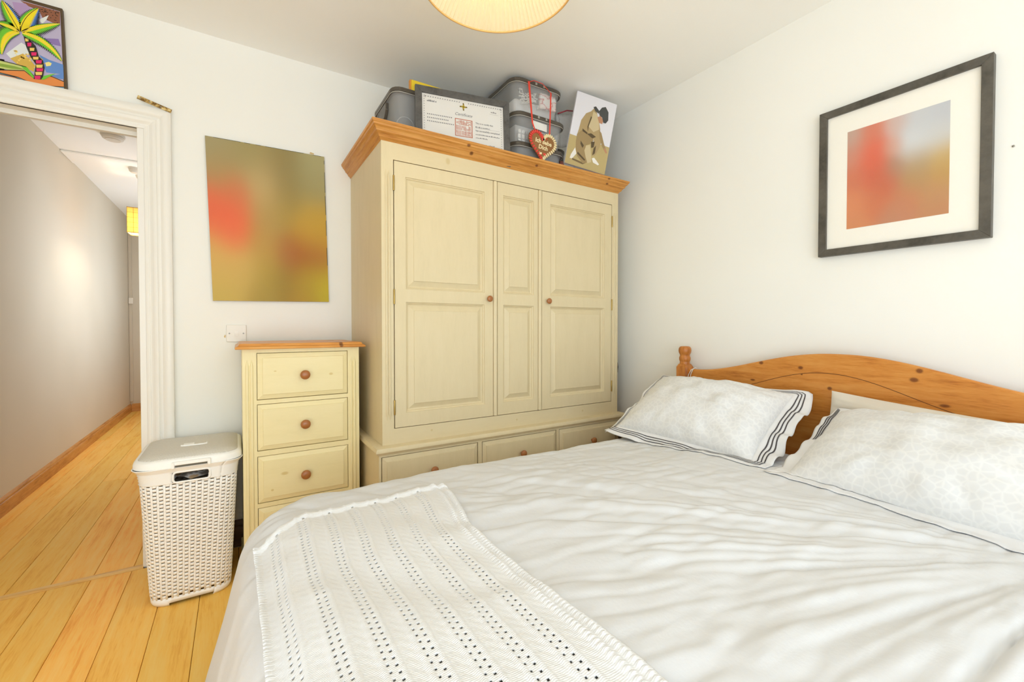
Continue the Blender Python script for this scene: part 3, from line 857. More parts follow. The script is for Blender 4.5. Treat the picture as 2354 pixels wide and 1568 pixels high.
PALM = {"pl":{"sky":[[-179.3,307.0],[-122.5,329.4],[-4.5,327.1],[3.5,-9.3],[-183.6,-13.5]],"rust":[[-122.5,326.9],[-4.5,325.8],[-5.2,267.5],[-24.7,270.7],[-57.5,279.0],[-67.9,308.0],[-96.4,312.1]],"purple":[[-145.2,313.0],[-106.9,320.6],[-89.4,304.8],[-121.8,247.5],[-137.1,274.0]],"lav":[[-83.8,188.4],[-10.6,208.9],[-3.5,180.3],[-22.1,179.1],[-58.7,187.0]],"white1":[[-72.1,265.9],[-39.0,298.6],[-46.6,275.4],[-57.8,256.0]],"white2":[[-165.2,95.8],[-121.3,155.3],[-103.9,146.2],[-99.0,112.7],[-151.7,80.4]],"sea":[[-68.5,122.7],[-41.4,111.2],[2.1,104.5],[3.4,63.4],[-49.4,54.9]],"sun":[[-52.6,94.8],[-41.5,102.2],[-32.4,98.7],[-36.2,87.2],[-49.1,80.6]],"dots":[[-153.5,79.9],[-116.6,111.9],[-99.2,97.5],[-85.2,76.8],[-85.6,46.3],[-131.3,59.6]],"green1":[[-182.6,63.0],[-148.5,61.6],[-108.5,59.3],[-85.9,28.5],[-131.6,32.1],[-183.0,31.0]],"green2":[[-182.7,50.7],[-140.0,51.9],[-105.2,47.8],[-148.8,39.2],[-182.9,38.4]],"sand":[[-183.1,23.6],[-114.0,42.5],[-86.0,18.4],[-36.8,43.4],[3.4,32.3],[3.3,8.9],[-79.2,-7.5],[-131.9,9.5],[-183.3,11.2]],"water":[[-183.3,12.5],[-131.9,9.5],[-79.2,-7.5],[3.3,8.9],[3.5,-8.0],[-61.2,-15.0],[-132.3,-15.5],[-183.6,-12.2]],"pink":[[-183.3,7.5],[-140.6,6.9],[-86.4,-9.6],[-42.9,-4.6],[-86.4,-14.7],[-140.7,-0.6],[-183.4,1.3]],"surf":[[-34.9,46.6],[3.5,66.0],[3.4,42.6],[-12.8,40.4]],"leafa":[[-122.6,57.4],[-105.0,57.9],[-85.9,26.0],[-87.8,17.8],[-108.8,41.7]],"leafb":[[-64.4,19.8],[-56.9,37.3],[-36.7,49.9],[-20.0,58.9],[-42.4,36.6],[-55.3,22.5]]},"trunk":[[-113.9,182.9],[-98.2,175.8],[-78.9,154.7],[-70.4,114.5],[-57.9,100.7],[-53.8,71.5],[-60.8,20.8],[-86.0,15.8],[-82.9,52.2],[-79.9,78.5],[-95.5,106.3],[-107.4,145.0]],"fr":[[[-123.4,195.8],[-151.1,256.4],[-172.6,305.9],26.65170430635433,26.65170430635433,"b"],[[-122.5,197.3],[-116.4,261.9],[-69.6,314.9],16.832655351381682,42.0816383784542,"b"],[[-120.8,196.7],[-76.0,239.2],[-5.2,274.0],11.221770234254455,30.859868144199748,"g"],[[-120.8,194.2],[-47.6,201.1],[-0.6,116.6],16.832655351381682,25.248983027072523,"g"],[[-123.4,194.5],[-171.0,172.7],[-175.5,87.5],11.221770234254455,42.0816383784542,"y"],[[-124.2,196.7],[-153.4,211.0],[-187.3,210.9],12.624491513536261,25.248983027072523,"y"]],"seg":[[[-109.6,175.6],[-99.0,179.3],[-100.0,166.4],[-109.0,163.3],"y"],[[-103.7,160.1],[-91.2,164.4],[-92.4,148.9],[-103.0,145.3],"m"],[[-96.9,141.1],[-82.6,145.9],[-83.8,132.8],[-96.0,128.8],"y"],[[-92.6,124.2],[-76.5,129.6],[-77.9,115.2],[-91.6,110.7],"m"],[[-88.0,106.8],[-70.9,112.4],[-72.3,100.5],[-86.9,95.8],"y"],[[-79.6,95.6],[-61.6,101.5],[-63.1,87.0],[-78.5,82.1],"m"],[[-79.0,77.5],[-59.1,83.8],[-60.7,70.5],[-77.7,65.2],"y"],[[-78.7,62.4],[-57.9,68.9],[-59.6,55.6],[-77.3,50.1],"m"],[[-81.6,46.3],[-60.8,52.7],[-62.6,39.4],[-80.2,34.0],"y"],[[-84.1,29.7],[-66.0,35.2],[-67.6,20.7],[-82.9,16.1],"m"]]}
def strip_cols(pts): return pts
layers = [('sky', 'sky'), ('rust', 'rust'), ('purple', 'purple'), ('lav', 'lav'), ('white1', 'white'), ('white2', 'white'), ('sea', 'sea'), ('sun', 'sun'), ('dots', 'dots'), ('green1', 'green1'), ('green2', 'green2'), ('sand', 'sand'), ('water', 'water'), ('pink', 'pink'), ('surf', 'sea')]
b = B()
flat(b, [(-428, 0), (-170, 0), (-170, 340), (-428, 340)], 0, PK.index('sky'))
flat(b, [(-428, 0), (-170, 0), (-170, 70), (-428, 60)], 1, PK.index('sand'))
for i, (k, c) in enumerate(layers):
    flat(b, PALM['pl'][k], i + 1, PK.index(c))
    if k in ('green1', 'sand', 'water', 'pink'):
        p = PALM['pl'][k]
        for q0, q1 in zip(p[:len(p) // 2], p[1:len(p) // 2 + 1]):
            flat(b, [(q0[0], q0[1] + 1.6), (q1[0], q1[1] + 1.6), (q1[0], q1[1] - 1.6), (q0[0], q0[1] - 1.6)], i + 2, PK.index('black'))
rr = random.Random(3)
dp = PALM['pl']['dots']
for k in range(46):
    x = -142 + rr.random() * 88; z = 62 + rr.random() * 62
    if z > 128 - 0.35 * abs(x + 105) - 0 or z < 60 + (x + 145) * -0.25 + 10: continue
    r_ = 2.2 + rr.random() * 2
    flat(b, [(x + r_ * cos(a), z + r_ * sin(a)) for a in np.linspace(0, 2 * pi, 8)[:-1]], 9 + k % 3, PK.index(['sun', 'cream', 'dots'][k % 3]))
for k in range(34):
    x = -70 + rr.random() * 64; z = 330 - rr.random() * 55
    if z > 346 - 0.28 * (x + 95): continue
    flat(b, [(x - 2, z), (x, z + 2.4), (x + 3, z + 0.4), (x, z - 1.6)], 3, PK.index('black'))
b.build('background', [PM[k] for k in PK], palm, fix=False)
def frond(parent, a, c, d, w1, w2, kind):
    a, c, d = map(np.array, (a, c, d))
    ts = np.linspace(0.02, 1, 46)
    sp = np.array([(1 - t) ** 2 * a + 2 * t * (1 - t) * c + t * t * d for t in ts])
    tg = np.gradient(sp, axis=0); tg /= np.linalg.norm(tg, axis=1)[:, None]
    nm = np.c_[-tg[:, 1], tg[:, 0]]
    env = np.sin(np.pi * np.clip(ts, 0, 1) ** 0.75) ** 0.6 * (1 - 0.15 * ts)
    def side(w, sgn, ser, k):
        e = w * env * k
        saw = np.where(np.arange(len(ts)) % 2 == 0, 1.0, 1 - ser)
        return sp + nm * sgn * (e * saw)[:, None] + tg * (w * 0.25 * (saw - 0.8))[:, None]
    b = B()
    def lay(w, sgn, ser, k, L, c):
        o = side(w, sgn, ser, k)
        for i in range(len(ts) - 1):
            flat(b, [sp[i], sp[i + 1], o[i + 1], o[i]], L, PK.index(c))
    k1, k2 = {'b': ('leaf', 'blue'), 'g': ('yellow', 'leaf'), 'y': ('yellow', 'leaf')}[kind]
    for w, sg, cc in ((w1, 1, k1), (w2, -1, k2)):
        lay(w, sg, 0.42, 1.22, 26, 'black'); lay(w, sg, 0.34, 0.92, 27, cc if kind == 'b' else 'leaf'); lay(w, sg, 0.3, 0.62 if (sg > 0) == (kind != 'b') else 0.36, 28, 'yellow')
    for i in range(len(ts) - 1):
        flat(b, [sp[i] + nm[i] * 0.9, sp[i + 1] + nm[i + 1] * 0.9, sp[i + 1] - nm[i + 1] * 0.9, sp[i] - nm[i] * 0.9], 29, PK.index('black' if kind == 'b' else 'cream'))
    b.build('frond', [PM[k] for k in PK], parent, fix=False)
b = B()
flat(b, PALM['trunk'], 22, PK.index('black'))
for q in PALM['seg']:
    flat(b, q[:4], 23, PK.index('magenta' if q[4] == 'm' else 'cream'))
flat(b, PALM['pl']['leafa'], 24, PK.index('leaf')); flat(b, PALM['pl']['leafb'], 24, PK.index('leaf'))
b.build('trunk', [PM[k] for k in PK], palm, fix=False)
for q in PALM['fr']: frond(palm, *q)

# ------------------------------------------------------------------ bed
HK = [(1.0, 0.37 - 0.05, 0.955, 99, 0.014, 0.011), (1.0, -0.26, 0.965, 99, 0.014, 0.012), (1.0, -0.245, 0.930, 99, 0.018, 0.012), (1.0, 0.03, 0.865, 99, 0.012, 0.010), (1.0, -0.33, 0.845, 99, 0.0199, 0.008), (1.0, 0.63, 0.845, 99, 0.008, 0.010), (1.0, 0.36, 0.868, 99, 0.016, 0.007), (1.0, 0.145, 0.945, 99, 0.014, 0.010), (1.0, 0.14, 0.915, 99, 0.006, 0.005)]
M_pine_h = wood('honey pine headboard', S(176, 104, 38), S(206, 134, 58), S(216, 150, 74), grain=(14, 1.2, 12), sc=3.0, rough=0.34, knots=HK, knot_col=S(96, 40, 14))
M_pine_v = wood('honey pine post', S(150, 84, 30), S(186, 114, 48), S(202, 134, 66), grain=(12, 12, 1.5), sc=3.0, rough=0.3)
bed = thing('bed', 'double bed with honey pine headboard standing against the right wall', 'bed', (1.15, 0.82, 0))
HBY0, HBY1, HBX = 0.06, 1.576, 2.150
def hb_top(y):
    t = abs(y - 0.818) / 0.72
    e = 0.5 * (1 + np.cos(np.pi * np.clip((t - 0.02) / 0.93, 0, 1)))
    return 0.893 + 0.120 * e ** 0.92
ys = np.linspace(HBY0 + 0.035, HBY1 - 0.035, 64)
th = 0.026
rings = []
for y in ys:
    z = hb_top(y)
    rings.append([(HBX, y, 0.52), (HBX + th, y, 0.52), (HBX + th, y, z - 0.006), (HBX + th - 0.006, y, z), (HBX + 0.006, y, z), (HBX, y, z - 0.006)])
hb = B().loops(rings).build('headboard', M_pine_h, bed, angle=40)
# the incised arc across the headboard
pts = []
for y in np.linspace(0.10, 1.38, 60):
    t = abs(y - 0.86) / 0.56
    e = 0.5 * (1 + np.cos(np.pi * np.clip(t, 0, 1.15)))
    pts.append((HBX - 0.0004, y, 0.795 + 0.134 * e))
b = B()
for (p, q) in zip(pts[:-1], pts[1:]):
    b.add([(p[0], p[1], p[2] + 0.0012), (q[0], q[1], q[2] + 0.0012), (q[0], q[1], q[2] - 0.0012), (p[0], p[1], p[2] - 0.0012)], [(0, 1, 2, 3)])
b.build('groove', mat('dark groove', S(96, 52, 20), 0.7), hb, fix=False)
for py in (HBY0, HBY1):
    b = B()
    w = 0.036; c = 0.008; cx = 2.165
    oct_ = [(-w + c, -w), (w - c, -w), (w, -w + c), (w, w - c), (w - c, w), (-w + c, w), (-w, w - c), (-w, -w + c)]
    b.loops([[(cx + a, py + d, z) for a, d in oct_] for z in (0.0, 0.900)] + [[(cx + a * 0.72, py + d * 0.72, 0.918) for a, d in oct_]])
    p = b.build('post', M_pine_v, bed, angle=30)
    b = B().lathe([(0.020, 0.914), (0.028, 0.916), (0.0285, 0.920), (0.027, 0.923), (0.0285, 0.926), (0.026, 0.928), (0.0285, 0.934), (0.0312, 0.944), (0.031, 0.954), (0.0275, 0.963), (0.0265, 0.967), (0.028, 0.972), (0.033, 0.982), (0.0348, 0.993), (0.0335, 1.005), (0.029, 1.014), (0.022, 1.018), (0.01, 1.019)], (cx, py, 0.0), 'z', 28)
    b.build('finial', M_pine_v, p, smooth=True)
for y0 in (HBY0 + 0.03, HBY1 - 0.055):
    B().box(0.14, HBX, y0, y0 + 0.025, 0.22, 0.34).build('side_rail', M_pine_h, bed, bevel=0.004)
B().box(0.115, 0.14, HBY0 + 0.03, HBY1 - 0.03, 0.22, 0.34).build('foot_rail', M_pine_h, bed, bevel=0.004)
for y0 in (HBY0 + 0.04, HBY1 - 0.08):
    B().box(0.145, 0.185, y0, y0 + 0.04, 0.0, 0.22).build('leg', M_pine_v, bed, bevel=0.004)
M_matt = mat('white mattress ticking', S(226, 222, 214), 0.9, spec=0.2)
tag(B().box(0.15, 2.145, 0.095, 1.515, 0.345, 0.552).build('mattress', M_matt, bevel=0.04, seg=4), 'white mattress under the duvet and pillows', 'mattress')

# duvet surface ----------------------------------------------------------------
IX0, IY0, IY1, RC = 0.150, 0.125, 1.505, 0.10          # flat part of the top, R = edge rounding
RR_, TH = 0.16, radians(80)
C0 = np.array([1.68, 0.12])
def top_z(x, y):
    """height of the duvet's top with its creases"""
    vx, vy = x - C0[0], y - C0[1]
    r = np.hypot(vx, vy); th = np.arctan2(vy, -vx)
    w = 0.10 * (vn2(r * 3.1, th * 2.0, 1) - 0.5) * np.minimum(r, 1)
    u = (th + w) * 13.0
    n1 = vn2(u, r * 1.1, 2); n2 = vn2(u * 2.1, r * 2.2, 3)
    q1 = np.abs(2 * n1 - 1); q2 = np.abs(2 * n2 - 1)
    ridge = q1 * (2 - q1); ridge2 = q2 * (2 - q2)          # puffed bands between narrow creases
    amp = sst(r, 0.12, 0.5) * (1 - 0.72 * sst(th, 0.75, 1.25)) * (1 - 0.5 * sst(r, 1.5, 2.0))
    z = 0.595 + 0.0195 * amp * ridge + 0.0060 * amp * ridge2
    # small crumples, longer along the bed
    z = z + 0.0060 * np.abs(2 * vn2(x * 6 + 3, y * 19 + 2 * x, 4) - 1) + 0.0045 * (vn2(x * 18, y * 46 + 4 * x, 5) - 0.5)
    z = z + 0.012 * (vn2(x * 2.3, y * 2.6, 6) - 0.5)
    dome = 1 - np.clip((np.abs(y - 0.82) / 0.78), 0, 1) ** 2
    return z + 0.006 * dome - 0.024 * sst(y, 1.0, 1.5)
def S3(a, c):
    """cloth coordinate -> world; a along the bed, c across it"""
    a = np.asarray(a, float); c = np.asarray(c, float)
    hx = 2.0; cx = IX0 + hx; cy = (IY0 + IY1) / 2; hy = (IY1 - IY0) / 2
    qx, qy = np.abs(a - cx) - (hx - RC), np.abs(c - cy) - (hy - RC)
    mx, my = np.maximum(qx, 0), np.maximum(qy, 0)
    L = np.hypot(mx, my)
    d = L + np.minimum(np.maximum(qx, qy), 0) - RC
    Ls = np.where(L > 1e-6, L, 1)
    gx = np.where(L > 1e-6, mx / Ls, 0) * np.sign(a - cx); gy = np.where(L > 1e-6, my / Ls, 0) * np.sign(c - cy)
    dd = np.maximum(d, 0)
    t = np.minimum(dd / RR_, TH)
    o = RR_ * np.sin(t); dr = RR_ * (1 - np.cos(t))
    ex = np.maximum(dd - RR_ * TH, 0)
    sl = radians(76)
    along = a * np.abs(gy) + c * np.abs(gx) + 0.3 * np.arctan2(gy, gx)
    wav = 0.020 * (vn2(along * 7.0, ex * 1.5, 7) - 0.5) * sst(ex, 0.0, 0.2) + 0.008 * (vn2(along * 19.0, ex * 2.0 + 5, 8) - 0.5) * sst(dd, 0.05, 0.25)
    o = o + ex * np.cos(sl) + wav; dr = dr + ex * np.sin(sl)
    bx, by = a - gx * dd, c - gy * dd
    fade = 1 - 0.75 * sst(dd, 0.05, 0.3)
    z = 0.598 + (top_z(a, c) - 0.598) * fade - dr
    return np.stack([bx + gx * o, by + gy * o, z], -1), d
M_duvet = mat('white crumpled cotton', S(221, 222, 224), 0.92, spec=0.12)
dv = coords(M_duvet)
bump(M_duvet, noise(M_duvet, dv, 70, 4, 0.6), 0.16, 0.004)
LD = 0.55
aa = np.arange(IX0 - LD, 1.90, 0.0075); cc = np.arange(IY0 - LD, IY1 + LD, 0.0075)
A, C = np.meshgrid(aa, cc, indexing='ij')
P, dd = S3(A, C)
P[..., 2] = np.maximum(P[..., 2], 0.02)
keep = (dd[:-1, :-1] < LD - 0.02)
n, m = P.shape[:2]
ii, jj = np.nonzero(keep)
fidx = np.stack([ii * m + jj, ii * m + jj + 1, (ii + 1) * m + jj + 1, (ii + 1) * m + jj], 1)
used = np.unique(fidx); remap = np.full(n * m, -1); remap[used] = np.arange(len(used))
me = bpy.data.meshes.new('duvet')
me.from_pydata(P.reshape(-1, 3)[used].tolist(), [], remap[fidx][:, ::-1].tolist())
me.materials.append(M_duvet)
me.polygons.foreach_set('use_smooth', [True] * len(me.polygons))
duvet = bpy.data.objects.new('duvet', me); COL.objects.link(duvet)
tag(duvet, 'white crumpled duvet spread over the bed and hanging down its foot', 'duvet')

# knitted throw -----------------------------------------------------------------
M_knit = mat('white knitted cotton', S(232, 232, 232), 0.95, spec=0.1)
kv = coords(M_knit, (1, 1, 1))
wv = N(M_knit, 'ShaderNodeTexWave'); wv.wave_type = 'BANDS'; wv.bands_direction = 'Y'
wv.inputs['Scale'].default_value = 95; wv.inputs['Distortion'].default_value = 1.6; wv.inputs['Detail'].default_value = 1; wv.inputs['Detail Scale'].default_value = 3
LK(M_knit, kv, wv.inputs['Vector'])
bump(M_knit, math_n(M_knit, 'ADD', wv.outputs[1], math_n(M_knit, 'MULTIPLY', noise(M_knit, kv, 300, 2), 1.2)), 0.28, 0.002)
st = 0.0027
A0, A1, C0_, C1_ = 0.010, 0.560, 0.16, 1.372
aa = np.arange(A0, A1, st); cc = np.arange(C0_, C1_, st)
A, C = np.meshgrid(aa, cc, indexing='ij')
# the far hem droops towards the foot and the borders bow a little
hemY = 1.312 - 0.085 * (1 - sst(A, 0.02, 0.17)) + 0.010 * (vn2(A * 9, A * 0, 11) - 0.5) - 0.03 * sst(A, 0.50, 0.56)
tC = (C - C0_) / (C1_ - C0_)
Cw = C0_ + (hemY - C0_) * tC
Wd = 0.487 + 0.062 * sst(Cw, 0.92, 1.27) + 0.022 * (1 - sst(Cw, 0.35, 0.65)) - 0.01
Aw = A0 + 0.012 + (A - A0) * Wd / (A1 - A0) + 0.006 * (vn2(C * 5, C * 0, 12) - 0.5)
P, _ = S3(Aw, Cw)
def blur(z, k):
    for ax in (0, 1):
        zz_ = np.pad(z, [(k, k) if a_ == ax else (0, 0) for a_ in (0, 1)], mode='edge')
        cs = np.cumsum(zz_, axis=ax); cs = np.concatenate([np.zeros_like(np.take(cs, [0], ax)), cs], axis=ax)
        n_ = z.shape[ax]
        z = (np.take(cs, np.arange(2 * k + 1, 2 * k + 1 + n_), ax) - np.take(cs, np.arange(0, n_), ax)) / (2 * k + 1)
    return z
zr_ = P[..., 2].copy()
zs_ = blur(blur(zr_, 11), 11)
P[..., 2] = blur(np.maximum(zs_ + 0.003, zr_), 4) + 0.0025
nrm = np.cross(np.gradient(P, axis=0), np.gradient(P, axis=1)); nrm /= np.linalg.norm(nrm, axis=-1, keepdims=True)
# the throw bridges the finest creases
eye = [0.060 + 0.0655 * k for k in range(7)]
ai = np.arange(len(aa)); ci = np.arange(len(cc))
keep = np.ones((len(aa) - 1, len(cc) - 1), bool)
per = 6
for e in eye:
    i0 = int((e - A0) / st)
    for k, off in ((0, 0), (5, 3)):
        for j in range(off + 4, len(cc) - 8, per):
            keep[i0 + k:i0 + k + 2, j:j + 2] = False
h = 0.0045 + np.zeros_like(A)
for e in eye:
    dI = np.abs(A - e - 0.009)
    h += 0.0022 * np.exp(-((dI - 0.014) / 0.004) ** 2)
ph = ((A - 0.060) / 0.0655) % 1.0
zig = np.abs(((C * 40 + np.abs(ph - 0.55) * 3.0) % 1.0) - 0.5) * 2
h += 0.0008 * zig * sst(ph, 0.3, 0.42) * (1 - sst(ph, 0.88, 1.0))
h += 0.003 * (np.sin(ph * 2 * pi) * 0.5 + 0.5) * (A < 0.51)
bord = sst(A, 0.508, 0.514)
rib = 0.5 + 0.5 * np.cos(C * 2 * pi / 0.0105)
ridge = np.exp(-((A - 0.522) / 0.008) ** 2) + np.exp(-((A - 0.546) / 0.008) ** 2)
h += bord * ridge * (0.0045 + 0.0035 * rib)
hem = sst(C, C1_ - 0.03, C1_ - 0.012)
h += 0.009 * hem
lb = 1 - sst(A, A0 + 0.006, A0 + 0.024)
h += 0.008 * lb * (0.6 + 0.4 * rib)
P = P + nrm * h[..., None]
b = B(); b.grid(P[:, ::-1], keep=keep[:, ::-1])
thr = b.build('knitted_throw', M_knit, smooth=True, solid=0.004, fix=False)
thr.modifiers['solid'].offset = 0
tag(thr, 'white knitted throw with rows of eyelets lying across the foot of the bed', 'throw')

# pillows -------------------------------------------------------------------------
M_pill = mat('white pillow cotton with pale grey cells', S(236, 233, 228), 0.9, spec=0.12)
pv = coords(M_pill, (1, 1, 1))
vo = N(M_pill, 'ShaderNodeTexVoronoi', feature='DISTANCE_TO_EDGE'); vo.inputs['Scale'].default_value = 46
LK(M_pill, pv, vo.inputs['Vector'])
LK(M_pill, ramp(M_pill, vo.outputs['Distance'], [(0.0, S(231, 231, 230)), (0.18, S(223, 223, 223))]), M_pill.node_tree.nodes['Principled BSDF'].inputs['Base Color'])
bump(M_pill, noise(M_pill, pv, 45, 3), 0.12, 0.004)
M_pill2 = mat('cream pillow cotton', S(220, 212, 198), 0.9, spec=0.12)
M_flange = mat('white pillow border cotton', S(230, 230, 231), 0.9, spec=0.12)
M_stripe = mat('dark grey embroidered stripe', S(78, 74, 76), 0.8)
def pillow(label, cen, ex, ey, W, H, T, seed, body_mat, flange=0.0, stripes=True, droop=1.0, sides=(1, 1, 1, 1), wave=0.02, st_t=(0, 1)):
    cen, ex, ey = Vector(cen), Vector(ex).normalized(), Vector(ey).normalized()
    ez = ex.cross(ey).normalized()
    if ez.z < 0: ez = -ez
    ey = ez.cross(ex).normalized()
    if ey.z < 0: ey = -ey
    root = thing('pillow', label, 'pillow', (cen.x, cen.y, 0.6), 'pillows at the head of the bed')
    cen, ex, ey, ez = map(np.array, (cen, ex, ey, ez))
    n = 70
    u = np.sin(np.linspace(-pi / 2, pi / 2, n)); v = np.sin(np.linspace(-pi / 2, pi / 2, n))
    def settle(P, lift):
        zb = top_z(P[..., 0], P[..., 1]) + lift
        zb = np.where(P[..., 0] > 1.9, 0.58 + lift, zb)
        P[..., 2] = np.where(P[..., 2] < zb, zb, P[..., 2])
        P[..., 0] = np.minimum(P[..., 0], HBX - 0.004 - 0.002)
        return P
    def outline(U, V):
        # seam pulls in between the corners
        k = 1 - 0.035 * (1 - V ** 2) ** 1; l = 1 - 0.05 * (1 - U ** 2) ** 1
        return U * W / 2 * k, V * H / 2 * l
    U, V = np.meshgrid(u, v, indexing='ij')
    X, Y = outline(U, V)
    prof = ((1 - np.abs(U) ** 2.6) * (1 - np.abs(V) ** 2.4)) ** 0.55
    Pn = []
    for sg in (1, -1):
        cr = np.maximum(np.abs(U), np.abs(V))
        ang = np.arctan2(V * H, U * W)
        rad = np.hypot(U, V)
        wrn = (vn2(ang * 7 + 40, rad * 2.5 + sg, seed) - 0.5) * 0.020 * sst(rad, 0.45, 1.0) * prof ** 0.5
        wrn = wrn + (vn2(U * 5 + 9, V * 3 + sg * 3, seed + 1) - 0.5) * 0.016 * prof + (vn2(U * 3 + V * 9 + 30, V * 2 - U, seed + 2) - 0.5) * 0.013 * prof
        hh = T / 2 * prof * (1.0 if sg > 0 else 0.75) + wrn
        Z = sg * np.maximum(hh, 0)
        P = cen + X[..., None] * ex + Y[..., None] * ey + Z[..., None] * ez
        Pn.append(settle(P, 0.006 if sg > 0 else 0.003))
    b = B(); b.grid(Pn[0]); b.grid(Pn[1][::-1])
    b.build('cover', body_mat, root, smooth=True, fix=False)
    if flange:
        m = 200
        # perimeter parameter, counter-clockwise from the lower left corner
        tt = np.linspace(0, 1, m)
        def per(t):
            s = (t * 4) % 4
            k = np.floor(s); f = s - k
            uu = np.select([k == 0, k == 1, k == 2, k == 3], [-1 + 2 * f, 1 + 0 * f, 1 - 2 * f, -1 + 0 * f])
            vv = np.select([k == 0, k == 1, k == 2, k == 3], [-1 + 0 * f, -1 + 2 * f, 1 + 0 * f, 1 - 2 * f])
            return uu, vv
        def Fl(t, w, extra=0.0):
            uu, vv = per(t)
            x, y = outline(uu, vv)
            nx = uu * np.abs(uu) ** 5; ny = vv * np.abs(vv) ** 5
            L = np.maximum(np.hypot(nx, ny), 1e-6)
            ew = [np.maximum(0, -vv) ** 8, np.maximum(0, uu) ** 8, np.maximum(0, vv) ** 8, np.maximum(0, -uu) ** 8]
            w = w * sum(a * k_ for a, k_ in zip(ew, sides)) / np.maximum(sum(ew), 1e-6)
            corner = np.minimum(np.abs(uu), np.abs(vv)) ** 10
            k = (1 + 0.41 * corner)
            x = x + nx / L * w * k; y = y + ny / L * w * k
            z = wave * (w / flange) * (vn2(t * 34 + 3, w * 0 + 0.5, seed + 3) - 0.5) + 0.012 * (w / flange) * (vn2(t * 63, w * 0, seed + 4) - 0.5)
            z = z - droop * 0.010 * (w / flange) + extra
            P = cen + x[..., None] * ex + y[..., None] * ey + z[..., None] * ez
            return settle(P, 0.004 + extra)
        ws = np.linspace(-0.004, flange, 9)
        P = np.array([Fl(tt, w) for w in ws])
        fl = B().grid(P).build('border', M_flange, root, smooth=True, solid=0.002, fix=False)
        fl.modifiers['solid'].offset = 0
        if stripes:
            for s0 in (0.28, 0.45, 0.62):
                P = np.array([Fl(st_t[0] + (st_t[1] - st_t[0]) * tt, flange * s0 + e, 0.0026) for e in (-0.0026, 0.0026)])
                B().grid(P).build('stripe', M_stripe, fl, smooth=True, fix=False)
    return root
pillow('plump white pillow with dark striped border beside the bedpost with the finial', (1.845, 1.262, 0.728), (0.075, -1, -0.03), (0.37, -0.03, 0.215), 0.65, 0.44, 0.235, 21, M_pill, flange=0.085, sides=(0.75, 1.0, 0.25, 0.45), wave=0.05)
pillow('white pillow with pale cell pattern at the right edge of the photo', (1.800, 0.418, 0.705), (-0.08, -1, 0.03), (0.40, 0.02, 0.205), 0.71, 0.44, 0.235, 33, M_pill, flange=0.055, sides=(0.9, 1.0, 0.2, 0.9), wave=0.03, st_t=(0.75, 0.86))
pillow('flat cream pillow tucked behind the right white pillow against the headboard', (2.058, 0.47, 0.712), (0.0, -1, -0.075), (0.10, 0.0, 0.36), 0.72, 0.26, 0.09, 45, M_pill2)

# cable over the headboard
M_cable = mat('white cable', S(236, 232, 224), 0.5)
b = B()
for dy, dz in ((0.0, 0.0), (0.018, -0.004)):
    b.tube([(HBX - 0.010, 1.535 + dy, 0.70), (HBX - 0.008, 1.533 + dy, 0.80), (HBX - 0.006, 1.522 + dy * 0.8, 0.865 + dz), (HBX - 0.002, 1.512 + dy * 0.6, 0.892 + dz), (HBX + 0.012, 1.505 + dy * 0.5, 0.9015 + dz), (HBX + 0.030, 1.505 + dy * 0.5, 0.890), (HBX + 0.034, 1.505 + dy * 0.5, 0.80)], 0.0022, 6)
tag(b.build('cable', M_cable, smooth=True), 'thin white cable hung double over the headboard beside the post', 'cable')
# dark bag behind the post
M_dark = mat('dark olive fabric', S(66, 62, 48), 0.8)
b = B()
rings = []
for k in range(9):
    t = k / 8; y = 1.60 + 0.10 * t
    r = 0.024 * math.sqrt(max(1 - (2 * t - 1) ** 2, 0.02)); zt = 0.852 - 0.05 * t ** 2.2
    rings.append([(2.217 + r * 0.8 * cos(a), y, 0.66 + (zt - 0.66) * (0.5 + 0.5 * sin(a))) for a in np.linspace(0, 2 * pi, 12)[:-1]])
b.loops(rings)
tag(b.build('dark_bundle', M_dark, smooth=True), 'dark olive rounded bundle between the bedpost and the wall', 'bundle')
# small stool in the gap between bed and wardrobe
st_ = thing('side_table', 'low grey brown wooden table in the gap between bed and wardrobe', 'table', (2.05, 1.83, 0))
M_stool = wood('grey brown wood', S(96, 80, 60), S(126, 108, 84), S(142, 124, 98), grain=(1, 10, 10), sc=3, rough=0.5)
B().box(1.945, 2.215, 1.73, 1.935, 0.470, 0.500).build('table_top', M_stool, st_, bevel=0.003)
for x in (1.96, 2.17):
    for y in (1.745, 1.89):
        B().box(x, x + 0.03, y, y + 0.03, 0, 0.47).build('leg', M_stool, st_, bevel=0.002)
# things kept between the wardrobe and the right wall
b = B()
pl = [(0.00, 0.0), (0.02, -0.006), (0.035, -0.02), (0.04, -0.05), (0.036, -0.085), (0.02, -0.105), (0.024, -0.12), (0.026, -0.15), (0.02, -0.175), (0.0, -0.185), (-0.02, -0.175), (-0.026, -0.15), (-0.024, -0.12), (-0.02, -0.105), (-0.036, -0.085), (-0.04, -0.05), (-0.035, -0.02), (-0.02, -0.006)]
gt = thing('leaning_item', 'dark rounded item on a wooden shaft in the gap right of the wardrobe', 'stored item', (2.16, 2.10, 0))
B().prism(pl, lambda a, c, d: (2.172 + a * 0.9, d, 0.905 + c), 2.13, 2.148).build('dark_end', mat('black lacquer', S(46, 42, 38), 0.3), gt, bevel=0.003)
B().prism([(-0.018, 0.0), (0.018, 0.0), (0.022, -0.4), (-0.022, -0.4)], lambda a, c, d: (2.176 + a, d, 0.735 + c), 2.13, 2.146).build('shaft', M_pine_v, gt, bevel=0.004)
pb = []
for k in range(24):
    t = 2 * pi * k / 24
    r = 1 + 0.16 * cos(2 * t)
    pb.append((0.044 * r * cos(t), -0.17 + 0.165 * sin(t)))
B().prism(pb, lambda a, c, d: (2.1725 + a, d, 0.3365 + c), 2.16, 2.24).build('foot', M_pine_v, gt, bevel=0.004)

